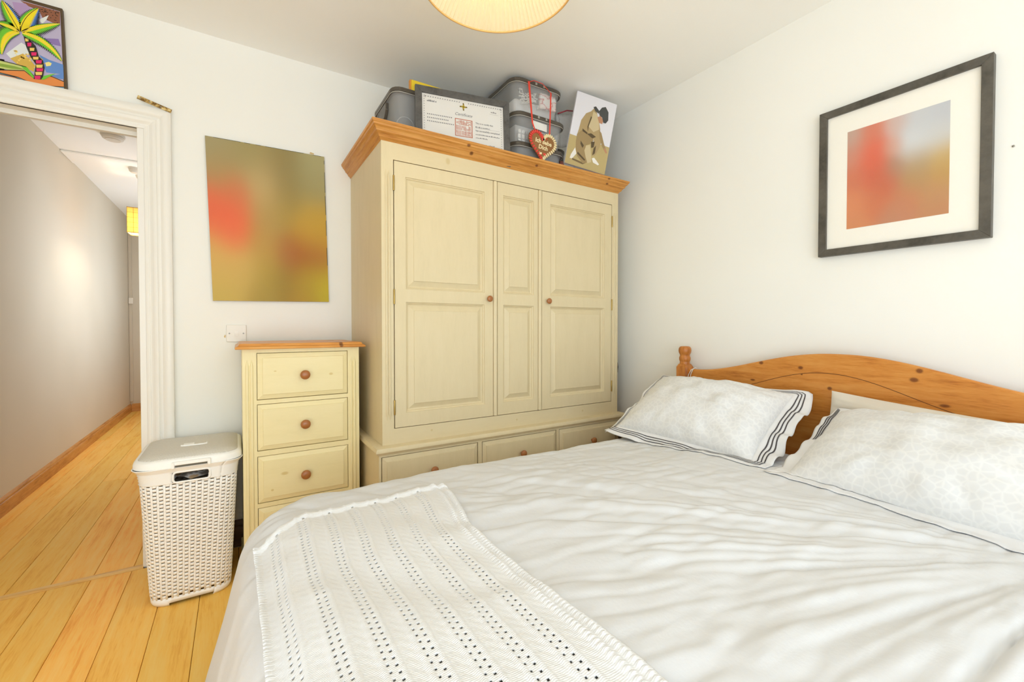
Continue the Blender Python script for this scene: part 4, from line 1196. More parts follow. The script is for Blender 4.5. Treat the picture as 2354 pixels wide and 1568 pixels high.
# ------------------------------------------------------------------ things on top of the wardrobe (they stand on its top board)
def clear_plastic(name, col, alpha, rough=0.25):
    m = mat(name, col, rough, spec=0.5)
    m.node_tree.nodes['Principled BSDF'].inputs['Alpha'].default_value = alpha
    return m
M_tub = clear_plastic('clear smoky plastic', S(236, 236, 236), 0.20)
M_tublid = mat('dark smoky plastic lid', S(84, 76, 66), 0.35)
M_tubrim = mat('pale plastic rim', S(168, 164, 156), 0.35)
def tub(label, x0, x1, y0, y1, z0, z1, r=0.06, clips=True, arch_=False):
    t = thing('storage_box', label, 'storage box', ((x0 + x1) / 2, (y0 + y1) / 2, z0), 'clear storage boxes on the wardrobe')
    zl = z1 - 0.022
    i0 = 0.022
    rings = [ring(x0 + i, x1 - i, y0 + i, y1 - i, r, z, 72) for z, i in ((z0, i0 + 0.012), (z0 + 0.004, i0 + 0.004), (z0 + 0.012, i0), (zl - 0.012, 0.010), (zl - 0.008, 0.004), (zl, 0.003))]
    B().loops([[tuple(p) for p in q] for q in rings], cap1=False).build('tub', M_tub, t, angle=40, solid=0.0015)
    rings = [ring(x0 + i, x1 - i, y0 + i, y1 - i, r, z, 72) for z, i in ((zl - 0.010, -0.0015), (zl - 0.009, -0.003), (zl - 0.005, -0.003), (zl - 0.004, 0.0))]
    B().loops([[tuple(p) for p in q] for q in rings], cap0=False, cap1=False).build('rim', M_tubrim, t, angle=40, solid=0.002)
    rings = [ring(x0 + i, x1 - i, y0 + i, y1 - i, r, z, 72) for z, i in ((zl - 0.003, 0.0), (zl - 0.003, -0.004), (zl + 0.012, -0.005), (zl + 0.018, -0.001), (zl + 0.020, 0.010), (zl + 0.014, 0.016), (zl + 0.013, 0.03))]
    lid = B().loops([[tuple(p) for p in q] for q in rings]).build('lid', M_tublid, t, angle=40)
    if clips:
        cx = (x0 + x1) / 2
        for dx in (-0.028, 0.028):
            B().box(cx + dx - 0.006, cx + dx + 0.006, y0 - 0.008, y0 - 0.003, zl, zl + 0.013).build('clip', M_tubrim, lid, bevel=0.001)
    if arch_:
        for q0, q1 in ((y0, 1), ):
            pts = [(x0 + 0.065 + 0.045 * cos(a), y0 + 0.008 + 0.0, z0 + 0.17 + 0.045 * sin(a)) for a in np.linspace(0, pi, 12)]
            B().tube([(pts[0][0], pts[0][1] + 0.008, z0 + 0.03)] + pts + [(pts[-1][0], pts[-1][1] + 0.008, z0 + 0.03)], 0.002, 6).build('moulded_arch', M_tub, t, smooth=True)
        B().prism([(0, 0), (0.11, 0.0), (0.11, -0.045), (0.09, -0.07), (0.03, -0.07), (0.0, -0.035)], lambda a, c, d: (d, y0 + 0.12 + a, zl - 0.02 + c), x0 - 0.004, x0 + 0.012).build('side_handle', M_tublid, t, bevel=0.003)
    return t
tub('clear storage box with dark lid standing left of the framed certificate', 0.678, 1.050, 2.190, 2.560, ZT, 2.352, 0.05, False, True)
tub('topmost clear storage box with dark lid in the stack of three', 1.332, 1.690, 2.088, 2.500, 2.3665, 2.553)
tub('middle clear storage box in the stack of three behind the gingerbread heart', 1.345, 1.715, 2.090, 2.480, 2.1945, 2.366)
tub('lowest clear storage box in the stack of three, standing on the wardrobe', 1.340, 1.712, 2.092, 2.480, ZT, 2.194)

M_paper = mat('white paper', S(238, 236, 230), 0.8)
M_red = mat('red plastic packet', S(196, 60, 56), 0.4)
M_wcab = mat('white plastic cord', S(228, 226, 220), 0.5)
# contents of the boxes
rnd = random.Random(11)
b = B()
def squig(b, x0, x1, z0, z1, y, n, rad):
    for _ in range(n):
        x = x0 + rnd.random() * (x1 - x0); z = z0 + rnd.random() * (z1 - z0); a = rnd.random() * 6.28
        pts = []
        for k in range(7):
            pts.append((x, y + rnd.random() * 0.02, z))
            a += (rnd.random() - 0.5) * 2.2
            x = min(max(x + 0.016 * cos(a), x0), x1); z = min(max(z + 0.014 * sin(a), z0), z1)
        b.tube(pts, rad, 5)
squig(b, 1.40, 1.53, 2.425, 2.51, 2.125, 16, 0.0035)
tag(b.build('cord_tangle', M_wcab, smooth=True), 'tangle of white cords inside the topmost storage box', 'cords')
M_pack = mat('red and white packet', S(236, 232, 228), 0.3)
LK(M_pack, ramp(M_pack, noise(M_pack, coords(M_pack, (1, 1, 2)), 14, 2), [(0.46, S(240, 238, 234)), (0.52, S(196, 64, 60)), (0.6, S(238, 222, 216))]), M_pack.node_tree.nodes['Principled BSDF'].inputs['Base Color'])
P = np.array([[(1.535 + 0.115 * u, 2.128 + 0.012 * vn2(u * 5, v * 4, 14), 2.43 + 0.088 * v) for v in np.linspace(0, 1, 9)] for u in np.linspace(0, 1, 10)])
tag(B().grid(P).build('packet', M_pack, solid=0.02, smooth=True), 'crinkled red and white packet inside the topmost storage box', 'packet')
b = B().box(1.385, 1.655, 2.165, 2.44, 2.384, 2.475)  # pale block added so the topmost box looks lighter
tag(b.build('white_filler', mat('white box filler', S(232, 230, 228), 0.9), bevel=0.02, seg=3), 'white filler block added to lighten the topmost storage box', 'pouch')
b = B().box(1.39, 1.66, 2.165, 2.43, 2.2085, 2.315)  # pale block added to make the middle box look lighter
tag(b.build('pale_filler', mat('grey box filler', S(214, 212, 210), 0.8), bevel=0.004), 'pale grey carton added behind the soles to lighten the middle storage box', 'filler')
b = B().prism([(1.47, 2.330), (1.570, 2.327), (1.570, 2.284), (1.47, 2.287)], lambda a, c, d: (a, d, c), 2.0955, 2.0965)
tag(b.build('paper_label', M_paper), 'white paper label on the front of the middle storage box', 'label')
for k in range(5):
    x = 1.395 + 0.026 * k
    b = B().prism([(x + 0.010 * cos(a), 2.262 + 0.012 * sin(a)) for a in np.linspace(0, 2 * pi, 14)[:-1]], lambda a, c, d: (a, d, c), 2.122, 2.136)
    b.prism([(x - 0.010, 2.2475), (x + 0.010, 2.2475), (x + 0.009, 2.221), (x - 0.009, 2.221)], lambda a, c, d: (a, d, c), 2.122, 2.136)
    b.box(x - 0.010, x + 0.010, 2.122, 2.136, 2.206, 2.217)
    o = b.build('sole', M_paper if k < 2 else mat('grey plastic %d' % k, S(190, 188, 186), 0.5), bevel=0.002)
    tag(o, ['leftmost bright white', 'second bright white', 'first grey, beside the white ones,', 'middle grey', 'rightmost grey'][k] + ' sole shape in the middle storage box', 'shoe sole', 'sole shapes in the middle box')
b = B()
for k in range(14):
    z = 2.004 + 0.008 * k
    b.box(1.39 + 0.004 * rnd.random(), 1.50 - 0.004 * rnd.random(), 2.125, 2.30, z, z + 0.007)
tag(b.build('paper_stack', M_paper), 'stack of white papers inside the lowest storage box', 'papers')
b = B()
for k in range(12):
    z = 2.004 + 0.008 * k
    b.box(1.56 + 0.004 * rnd.random(), 1.66 - 0.004 * rnd.random(), 2.125, 2.30, z, z + 0.0065)
tag(b.build('paper_stack', mat('pale blue grey paper', S(206, 212, 216), 0.8)), 'pale grey paper stack at the right in the lowest storage box', 'papers')
b = B().box(0.725, 0.80, 2.232, 2.52, 2.0065, 2.15)
b.box(0.806, 1.00, 2.325, 2.52, 2.0065, 2.19)  # bigger pale filling, added so the left box reads lighter
tag(b.build('cloth_filler', mat('pale grey cloth', S(206, 204, 202), 0.9), bevel=0.012, seg=3), 'pale folded cloth and filler added to lighten the left storage box', 'cloth')
b = B().box(0.815, 0.835, 2.228, 2.30, 2.0065, 2.055)
tag(b.build('red_packet', M_red, bevel=0.003), 'small red packet in the bottom of the left storage box', 'packet')

# yellow spirit level on the left box
M_yel = mat('yellow painted case', S(236, 204, 44), 0.4)
lv = thing('yellow_bar', 'bright yellow bar lying on the left storage box behind the certificate', 'bar', (0.95, 2.20, 2.351))
ly0 = 2.205
B().box(0.778, 1.18, ly0, ly0 + 0.022, 2.3525, 2.411).build('body', M_yel, lv, bevel=0.002)
B().box(0.770, 0.778, ly0 + 0.001, ly0 + 0.021, 2.354, 2.410).build('end_cap', mat('orange end cap', S(222, 150, 60), 0.5), lv, bevel=0.002)
for x in (0.84, 0.868):
    B().lathe([(0.005, 0), (0.005, 0.0012)], (x, ly0 + 0.0002, 2.392), '-y', 12).build('bolt', M_knob, lv)

# framed certificate ----------------------------------------------------------
cert = thing('framed_certificate', 'dark framed certificate with a large red seal on the wardrobe', 'certificate', (1.023, 2.10, ZT))
CL, CR = np.array([0.775, 2.150, 0.0]), np.array([1.271, 2.050, 0.0])
cw = np.linalg.norm(CR - CL); ce = (CR - CL) / cw; cn = np.array([ce[1], -ce[0], 0.0])
lean = radians(4)
cu = np.array([0, 0, 1.0]) * cos(lean) - cn * sin(lean); cnn = np.cross(ce, cu)
if cnn[1] > 0: cnn = -cnn
CT = 2.353
CH = (CT - ZT - 0.003) / cos(lean)
CO = np.array([CL[0], CL[1], ZT + 0.003]) + cn * (sin(lean) * CH)
def fc(a, c, d): return tuple(CO + ce * a + cu * c + cnn * d)
fwid = 0.034
o4 = [(0, 0), (cw, 0), (cw, CH), (0, CH)]; i4 = [(fwid, fwid), (cw - fwid, fwid), (cw - fwid, CH - fwid), (fwid, CH - fwid)]
M_cframe = wood('dark grey certificate frame', S(70, 68, 66), S(88, 86, 84), S(100, 98, 95), grain=(1, 1, 1), sc=18, rough=0.5)
for k in range(4):
    k2 = (k + 1) % 4
    B().prism([o4[k], o4[k2], i4[k2], i4[k]], fc, 0.0, 0.016).build('frame_bar', M_cframe, cert, bevel=0.0015)
B().prism([(0.02, 0.02), (cw - 0.02, 0.02), (cw - 0.02, CH - 0.02), (0.02, CH - 0.02)], fc, 0.001, 0.007).build('sheet', mat('certificate paper', S(226, 223, 218), 0.7), cert)
M_ink = mat('grey printing ink', S(112, 112, 116), 0.8)
M_seal = mat('faded red seal ink', S(194, 116, 92), 0.8)
M_gold = mat('yellow emblem ink', S(196, 168, 52), 0.7)
ax0, ax1, az0, az1 = fwid, cw - fwid, fwid, CH - fwid
b = B()
D = 0.0074
def ink(b, a0, a1, c0, c1): b.add([fc(a0, c0, D), fc(a1, c0, D), fc(a1, c1, D), fc(a0, c1, D)], [(0, 1, 2, 3)])
# key pattern border
k = ax0 + 0.016
while k < ax1 - 0.02:
    if abs(k - (ax0 + ax1) / 2) > 0.022:
        b.add([fc(k, az1 - 0.016, D), fc(k + 0.008, az1 - 0.016, D), fc(k + 0.004, az1 - 0.0105, D)], [(0, 1, 2)])
    k += 0.0125
c = az0 + 0.01
while c < az1 - 0.02:
    for a in (ax0 + 0.010, ax1 - 0.014):
        b.add([fc(a, c, D), fc(a + 0.004, c + 0.003, D), fc(a, c + 0.006, D)], [(0, 1, 2)])
    c += 0.0125
for a in (ax0 + 0.010, ax1 - 0.018):
    ink(b, a, a + 0.007, az1 - 0.012, az1 - 0.010); ink(b, a + 0.006, a + 0.008, az1 - 0.022, az1 - 0.012)
b.build('border_print', M_ink, cert, fix=False)['kind'] = 'stuff'
b = B()
def put(s, size, a, c, bold=0, shear=0, space=1.0):
    vs_, fs_ = text_mesh(s, size, bold, shear, space)
    b.add([fc(a + x, c + y, D) for x, y in vs_], fs_)
mid = (ax0 + ax1) / 2
put('Certificate', 0.022, mid - 0.050, az1 - 0.086, shear=0.35)
tx = mid + 0.062
put('This is to certify that', 0.0115, tx, az1 - 0.116, 0.0002)
put('has successfully completed', 0.0125, tx, az1 - 0.156, 0.0002)
def ticks(a0, a1, c, h=0.006):
    a = a0
    r = random.Random(int(c * 1e5) + int(a0 * 1e4))
    while a < a1:
        w_ = 0.0022 + r.random() * 0.004
        ink(b, a, min(a + w_, a1), c + r.random() * 0.001, c + h * (0.5 + 0.5 * r.random()))
        a += w_ + 0.0022
ticks(tx, tx + 0.08, az1 - 0.136); ink(b, tx, tx + 0.135, az1 - 0.1385, az1 - 0.1378)
for dz, w_ in ((0.176, 0.135), (0.194, 0.065), (0.228, 0.105)): ticks(tx, tx + w_, az1 - dz, 0.0065)
ink(b, tx + 0.11, tx + 0.14, az1 - 0.2285, az1 - 0.2278)
for dz, w_ in ((0.108, 0.125), (0.126, 0.11), (0.144, 0.135), (0.205, 0.07)):
    a = ax0 + 0.026
    while a < ax0 + 0.026 + w_:
        ink(b, a, a + 0.0045, az1 - dz, az1 - dz + 0.0055); a += 0.0095
ticks(ax0 + 0.026, ax0 + 0.075, az1 - 0.040, 0.011); ticks(ax1 - 0.070, ax1 - 0.040, az1 - 0.042, 0.009); ink(b, ax1 - 0.078, ax1 - 0.028, az1 - 0.050, az1 - 0.0494)
for k in range(4): ink(b, ax1 - 0.118 + 0.018 * k, ax1 - 0.110 + 0.018 * k, az0 + 0.030, az0 + 0.038)
b.build('lettering', M_ink, cert, fix=False)['kind'] = 'stuff'
# seal: nine square characters as strokes in a frame
b = B()
s0, sc_, sw = mid - 0.049, az1 - 0.197, 0.094
ink(b, s0, s0 + sw, sc_, sc_ + 0.004); ink(b, s0, s0 + sw, sc_ + sw - 0.004, sc_ + sw); ink(b, s0, s0 + 0.004, sc_, sc_ + sw); ink(b, s0 + sw - 0.004, s0 + sw, sc_, sc_ + sw)
r = random.Random(4)
cell = (sw - 0.012) / 3
for i in range(3):
    for j in range(3):
        a, c = s0 + 0.006 + i * cell + 0.001, sc_ + 0.006 + j * cell + 0.001; q = cell - 0.002
        for t in range(4):
            z = c + q * (t + 0.2) / 4.2
            x0_, x1_ = (0, 1) if r.random() < 0.6 else ((0, 0.45) if r.random() < 0.5 else (0.5, 1))
            ink(b, a + q * x0_, a + q * x1_, z, z + q * 0.10)
        for t in (0.0, 0.46, 0.9):
            if r.random() < 0.75:
                z0_, z1_ = (0, 1) if r.random() < 0.4 else ((0, 0.5) if r.random() < 0.5 else (0.45, 1))
                ink(b, a + q * t, a + q * (t + 0.1), c + q * z0_, c + q * z1_)
b.build('seal', M_seal, cert, fix=False)
b = B()
ss = ax1 - 0.044
ink(b, ss, ss + 0.026, az0 + 0.022, az0 + 0.026); ink(b, ss, ss + 0.004, az0 + 0.022, az0 + 0.048); ink(b, ss + 0.022, ss + 0.026, az0 + 0.022, az0 + 0.048); ink(b, ss, ss + 0.026, az0 + 0.044, az0 + 0.048)
for t in range(3): ink(b, ss + 0.004, ss + 0.020, az0 + 0.028 + 0.005 * t, az0 + 0.031 + 0.005 * t)
b.build('small_seal', M_seal, cert, fix=False)
b = B()
ex_, ez_ = mid - 0.002, az1 - 0.036
for k in range(4):
    a = k * pi / 2 + 0.25
    R_ = lambda x, z: fc(ex_ + x * cos(a) - z * sin(a), ez_ + x * sin(a) + z * cos(a), D)
    b.add([R_(-0.006, -0.002), R_(0.006, -0.002), R_(0.007, 0.010), R_(-0.001, 0.010)], [(0, 1, 2, 3)])
    b.add([R_(-0.001, 0.010), R_(0.007, 0.010), R_(0.007, 0.020), R_(0.001, 0.020)], [(0, 1, 2, 3)], 1)
b.build('emblem', [M_gold, mat('dark olive emblem ink', S(118, 100, 44), 0.7)], cert, fix=False)

# gingerbread heart on a red ribbon ---------------------------------------------
heart = thing('gingerbread_heart', 'brown gingerbread heart with icing letters hanging on a red ribbon', 'gingerbread heart', (1.505, 2.06, 2.08))
M_ging = mat('gingerbread', S(150, 104, 58), 0.7)
M_rice = mat('red icing', S(226, 68, 56), 0.5); M_cice = mat('cream icing', S(244, 226, 178), 0.5)
def hpt(t, k=1.0):
    x = 16 * sin(t) ** 3; z = 13 * cos(t) - 5 * cos(2 * t) - 2 * cos(3 * t) - cos(4 * t)
    return x * k, z * k
hs, hc = 0.0062, (1.513, 2.183)
rot = radians(-4)
def hw(x, z, y):
    return (hc[0] + hs * (x * cos(rot) - z * sin(rot)), y, hc[1] + hs * (x * sin(rot) + z * cos(rot)))
HY = 2.058
out = [hpt(t) for t in np.linspace(0, 2 * pi, 61)[:-1]]
B().loops([[hw(x * k, z * k, y) for x, z in out] for k, y in ((0.96, HY + 0.012), (1.0, HY + 0.008), (1.0, HY + 0.003), (0.96, HY))]).build('biscuit', M_ging, heart, angle=50)
for sgn, m in ((-1, M_rice), (1, M_cice)):
    b = B()
    for t in np.linspace(0.08, pi - 0.03, 26):
        x, z = hpt(sgn * t, 0.90)
        nxt = hpt(sgn * (t + 0.05), 0.90)
        ang = math.atan2(nxt[1] - z, nxt[0] - x) + pi / 2
        ring_ = []
        for (h_, k_) in ((0.0, 1.0), (0.004, 0.92), (0.0065, 0.6)):
            ring_.append([hw(x + k_ * (1.9 * cos(q) * cos(ang) - 0.95 * sin(q) * sin(ang)), z + k_ * (1.9 * cos(q) * sin(ang) + 0.95 * sin(q) * cos(ang)), HY - h_ + 0.001) for q in np.linspace(0, 2 * pi, 11)[:-1]])
        b.loops(ring_)
    b.build('icing_edge', m, heart, smooth=True)
b = B()
def put_h(s, size, x, z, bold=0.0):
    vs_, fs_ = text_mesh(s, size, bold, 0.1)
    mx_ = max(v[0] for v in vs_)
    for D2_ in (HY - 0.002,):
        b.add([hw(x - mx_ / 2 + v[0], z + v[1], D2_) for v in vs_], fs_)
put_h('Ich liebe', 5.6, 0.3, 1.0, 0.18); put_h('Dich', 5.6, 0.2, -4.2, 0.18)
hh_ = [hpt(t, 0.12) for t in np.linspace(0, 2 * pi, 21)[:-1]]
b.add([hw(x - 2.6, z - 8.6, HY - 0.002) for x, z in hh_], [tuple(range(20))])
b.build('icing_letters', M_cice, heart, fix=False)
b = B()
b.add([hw(x + 2.6, z - 8.4, HY - 0.002) for x, z in hh_], [tuple(range(20))])
b.build('icing_heart', M_rice, heart, fix=False)
b = B()
b.tube([hw(x, 7.2 + 0.9 * sin(x * 0.9), HY - 0.001) for x in np.linspace(-5.5, 4.5, 12)], 0.0022, 6)
b.build('icing_trim', M_rice, heart, fix=False)
M_rib = mat('red ribbon', S(226, 66, 46), 0.6)
b = B()
for p0, p1, w0, w1 in (((1.424, 2.073, 2.530), (1.447, 2.070, 2.30), 0.007, 0.005), ((1.447, 2.070, 2.30), (1.462, 2.066, 2.262), 0.005, 0.004), ((1.582, 2.073, 2.508), (1.566, 2.066, 2.235), 0.0045, 0.0045)):
    b.add([(p0[0] - w0, p0[1], p0[2]), (p0[0] + w0, p0[1], p0[2]), (p1[0] + w1, p1[1], p1[2]), (p1[0] - w1, p1[1], p1[2])], [(0, 1, 2, 3)])
b.tube([(1.424, 2.074, 2.528), (1.46, 2.073, 2.545), (1.52, 2.073, 2.545), (1.582, 2.074, 2.508)], 0.002, 6)
b.build('ribbon', M_rib, heart, solid=0.0012, fix=False)

# canvas with the kneeling figure -----------------------------------------------
TLc = np.array([1.7601, 2.04, 2.5599]); ya, ro = -0.30, 0.19
kx = np.array([cos(ya), sin(ya), 0]); kn = np.array([sin(ya), -cos(ya), 0]); kz = np.array([0, 0, 1.0])
k1 = kx * cos(ro) - kz * sin(ro); k2 = kz * cos(ro) + kx * sin(ro)
CWd, CHt = 0.270, 0.4490
canv = thing('canvas_print', 'tilted white canvas showing a kneeling figure in khaki and a cap', 'canvas', tuple(TLc + k1 * CWd - k2 * CHt))
def fk(a, c, d): return tuple(TLc + k1 * a + k2 * c + kn * d)
M_canv = mat('pale sky canvas', S(226, 224, 230), 0.8)
B().prism([(0, 0), (CWd, 0), (CWd, -CHt), (0, -CHt)], fk, 0.0, -0.018).build('canvas_panel', M_canv, canv, bevel=0.0012)
FIG = [["ground",[[-6.3,-365.5],[92.9,-354.5],[256.5,-340.1],[252.1,-446.4],[-5.1,-475.1]]],["foot",[[49.5,-340.9],[30.4,-388.6],[27.0,-412.5],[42.9,-411.5],[64.2,-374.7]]],["shade",[[42.2,-407.9],[113.0,-415.6],[136.7,-410.5],[115.4,-427.5],[44.3,-418.7]]],["khaki",[[127.3,-66.3],[108.2,-95.8],[79.3,-116.8],[56.2,-166.6],[51.4,-225.6],[46.2,-261.7],[85.8,-276.2],[142.3,-270.2],[191.6,-223.9],[188.4,-186.1],[170.5,-137.5],[143.3,-84.2]]],["khaki2",[[45.5,-258.1],[47.0,-307.3],[54.0,-343.4],[70.8,-387.9],[114.1,-421.0],[140.6,-409.4],[126.8,-359.7],[112.9,-310.0],[145.9,-288.4],[158.0,-265.3],[135.2,-233.8],[75.2,-221.9]]],["khaki",[[155.8,-254.4],[191.6,-223.9],[210.7,-256.8],[202.7,-301.9],[183.7,-354.1],[166.0,-359.4],[160.5,-341.8],[167.6,-293.3]]],["light",[[110.8,-341.4],[116.8,-308.8],[139.5,-298.0],[158.0,-350.3],[167.3,-397.6],[145.2,-411.8],[126.4,-379.0]]],["light",[[123.8,-90.7],[150.8,-101.2],[170.5,-137.5],[180.5,-188.6],[148.0,-214.3],[110.4,-191.5],[120.6,-138.1]]],["khaki2",[[180.5,-188.6],[200.6,-205.6],[228.7,-262.9],[259.5,-312.0],[252.2,-318.0],[220.4,-284.9],[195.2,-242.2]]],["skin",[[233.7,-288.6],[247.1,-292.3],[260.6,-313.6],[252.3,-318.8],[239.3,-306.4]]],["skin",[[156.3,-118.8],[175.8,-100.8],[198.1,-128.6],[193.8,-149.4],[172.6,-148.4]]],["cap",[[159.0,-79.1],[174.4,-50.7],[197.4,-39.2],[221.8,-66.3],[229.2,-114.7],[216.9,-138.1],[200.3,-139.6],[185.9,-109.2],[168.0,-103.3]]],["cap",[[118.8,-65.2],[133.7,-56.4],[158.3,-75.4],[161.9,-93.7],[135.5,-86.8]]],["foot",[[166.9,-374.6],[181.9,-366.3],[221.4,-397.1],[214.6,-404.9],[179.8,-397.8]]],["fold",[[111.1,-237.5],[133.8,-226.5],[169.4,-238.6],[147.7,-255.0]]],["fold",[[73.8,-214.7],[109.7,-230.2],[109.5,-239.9],[76.9,-230.9]]],["fold",[[113.9,-124.8],[121.1,-130.2],[109.7,-187.9],[110.9,-226.0],[102.6,-194.0]]],["fold",[[76.3,-290.6],[101.3,-313.6],[96.4,-330.4],[77.9,-309.3]]],["fold",[[143.7,-277.5],[167.3,-270.2],[165.8,-305.4],[150.9,-313.9]]],["fold",[[69.7,-361.5],[125.4,-394.7],[122.9,-403.1],[68.0,-373.5]]],["fold",[[167.3,-312.7],[179.4,-289.7],[180.8,-339.5],[167.3,-355.2]]]]
FC = dict(ground=(188, 168, 116), khaki=(176, 152, 108), khaki2=(160, 136, 94), light=(204, 186, 146), skin=(188, 138, 106), cap=(78, 78, 76), foot=(236, 232, 224), fold=(96, 80, 56), shade=(122, 102, 70))
FM = {k: mat('print ' + k, S(*c), 0.8) for k, c in FC.items()}
FKs = list(FM)
b = B()
b.add([fk(0.0005, -0.27, 0.0004), fk(CWd - 0.0005, -0.275, 0.0004), fk(CWd - 0.0005, -CHt, 0.0004), fk(0.0005, -CHt, 0.0004)], [(0, 1, 2, 3)], FKs.index('ground'))
for i, (k, p) in enumerate(FIG):
    if k == 'ground': continue
    b.add([fk(min(max(a / 1000, 0.001), CWd - 0.001), c / 1000, 0.0006 + 0.0001 * i) for a, c in p], [tuple(range(len(p)))], FKs.index(k))
b.build('figure_print', [FM[k] for k in FKs], canv, fix=False)

# bag, tube and pink pouch between the boxes and the canvas
M_bag = clear_plastic('clear zip bag plastic', S(232, 230, 228), 0.55, 0.15)
bump(M_bag, noise(M_bag, coords(M_bag), 24, 3), 1.0, 0.02)
zb = thing('zip_bag', 'clear plastic zip bag with red zip behind the canvas', 'plastic bag', (1.80, 2.28, 2.31))
P = np.array([[(1.738 + 0.13 * u, 2.20 + 0.02 * vn2(u * 4, v * 4, 15) + 0.07 * (1 - abs(2 * u - 1)) * 0.4, 2.315 + 0.20 * v - 0.03 * (1 - u)) for v in np.linspace(0, 1, 12)] for u in np.linspace(0, 1, 12)])
B().grid(P).build('sheet', M_bag, zb, smooth=True, solid=0.02)
B().tube([(1.732, 2.196, 2.478), (1.80, 2.19, 2.512), (1.868, 2.196, 2.528)], 0.004, 6).build('zip', mat('red zip', S(160, 44, 62), 0.4), zb, smooth=True)
b = B().lathe([(0.050, 0.0), (0.054, 0.004), (0.056, 0.285), (0.060, 0.290), (0.061, 0.305), (0.056, 0.309)], (1.815, 2.33, ZT), 'z', 28)
tag(b.build('dark_canister', mat('dark brown grey plastic', S(92, 86, 76), 0.4), angle=40), 'dark grey canister standing behind the canvas', 'canister')
b = B()
rings = []
for k in range(9):
    t = k / 8; r = 0.03 * math.sin(pi * (0.12 + 0.8 * t)) + 0.004
    rings.append([(1.757 + r * cos(a), 2.19 + r * 0.7 * sin(a), ZT + 0.004 + 0.185 * t) for a in np.linspace(0, 2 * pi, 15)[:-1]])
b.loops(rings)
tag(b.build('pink_pouch', mat('salmon pink cloth', S(206, 128, 116), 0.8), smooth=True), 'salmon pink pouch squeezed between storage boxes and canvas', 'pouch')

# ------------------------------------------------------------------ pleated ceiling lamp
lamp = thing('ceiling_lamp', 'cream pleated conical lamp shade hanging from the bedroom ceiling', 'ceiling lamp', (0.724, 1.23, 2.25))
LC = (0.724, 1.23)
M_shade = bpy.data.materials.new('cream pleated fabric'); M_shade.use_nodes = True
nt = M_shade.node_tree; nt.nodes.clear()
om = nt.nodes.new('ShaderNodeOutputMaterial'); df = nt.nodes.new('ShaderNodeBsdfDiffuse'); tr = nt.nodes.new('ShaderNodeBsdfTranslucent'); mx = nt.nodes.new('ShaderNodeMixShader')
df.inputs[0].default_value = S(255, 246, 218); tr.inputs[0].default_value = S(255, 243, 208); mx.inputs[0].default_value = 0.6
nt.links.new(df.outputs[0], mx.inputs[1]); nt.links.new(tr.outputs[0], mx.inputs[2]); nt.links.new(mx.outputs[0], om.inputs[0])
npl = 96
rings = []
for r, z in ((0.253, 2.252), (0.19, 2.335), (0.13, 2.415), (0.072, 2.492)):
    rr_ = []
    for k in range(npl * 2):
        a = pi * k / npl
        q = r + (0.0045 if k % 2 else -0.0045)
        rr_.append((LC[0] + q * cos(a), LC[1] + q * sin(a), z))
    rings.append(rr_)
B().loops(rings, False, False).build('shade', M_shade, lamp, fix=False)
M_trim = mat('tan shade binding', S(214, 170, 104), 0.6)
b = B()
b.tube([(LC[0] + 0.2545 * cos(a), LC[1] + 0.2545 * sin(a), 2.2515) for a in np.linspace(0, 2 * pi, 97)[:-1]], 0.0035, 8, closed=True)
b.build('rim', M_trim, lamp, smooth=True)
b = B(); b.lathe([(0.045, 2.574), (0.045, 2.560), (0.012, 2.548), (0.004, 2.545), (0.004, 2.46), (0.018, 2.455), (0.018, 2.40), (0.014, 2.398)], (LC[0], LC[1], 0), 'z', 20)
for a in (0, 2 * pi / 3, 4 * pi / 3): b.tube([(LC[0], LC[1], 2.462), (LC[0] + 0.072 * cos(a), LC[1] + 0.072 * sin(a), 2.490)], 0.0015, 5)
b.build('ceiling_rose', M_gloss, lamp, smooth=True)
M_bulb = bpy.data.materials.new('lit bulb'); M_bulb.use_nodes = True
nt = M_bulb.node_tree; nt.nodes.clear()
om = nt.nodes.new('ShaderNodeOutputMaterial'); em = nt.nodes.new('ShaderNodeEmission'); em.inputs[0].default_value = (1.0, 0.86, 0.58, 1); em.inputs[1].default_value = 12
point_light('ceiling_lamp_light', (LC[0], LC[1], 2.38), 6, (1.0, 0.90, 0.70), 0.03)
nt.links.new(em.outputs[0], om.inputs[0])
b = B(); b.lathe([(0.008, 2.40), (0.014, 2.392), (0.024, 2.372), (0.0285, 2.352), (0.026, 2.334), (0.016, 2.322), (0.004, 2.319)], (LC[0], LC[1], 0), 'z', 20)
b.build('bulb', M_bulb, lamp, smooth=True)

# ------------------------------------------------------------------ light switch
M_sw = mat('white switch plastic', S(236, 232, 222), 0.3)
sw_ = thing('light_switch', 'square white light switch on the wall behind the chest of drawers', 'light switch', (0.0, 2.645, 1.05))
B().box(-0.043, 0.044, 2.641, YB - 0.0004, 1.052, 1.139).build('plate', M_sw, sw_, bevel=0.003)
B().prism([(1.083, 2.641), (1.083, 2.636), (1.095, 2.639), (1.108, 2.6405), (1.108, 2.641)], lambda a, c, d: (d, c, a), -0.008, 0.009).build('rocker', M_gloss, sw_)
for x in (-0.030, 0.031):
    B().lathe([(0.0035, 0.0), (0.0035, 0.0012), (0.002, 0.0018)], (x, 2.6411, 1.0955), '-y', 12).build('screw', M_steel, sw_)
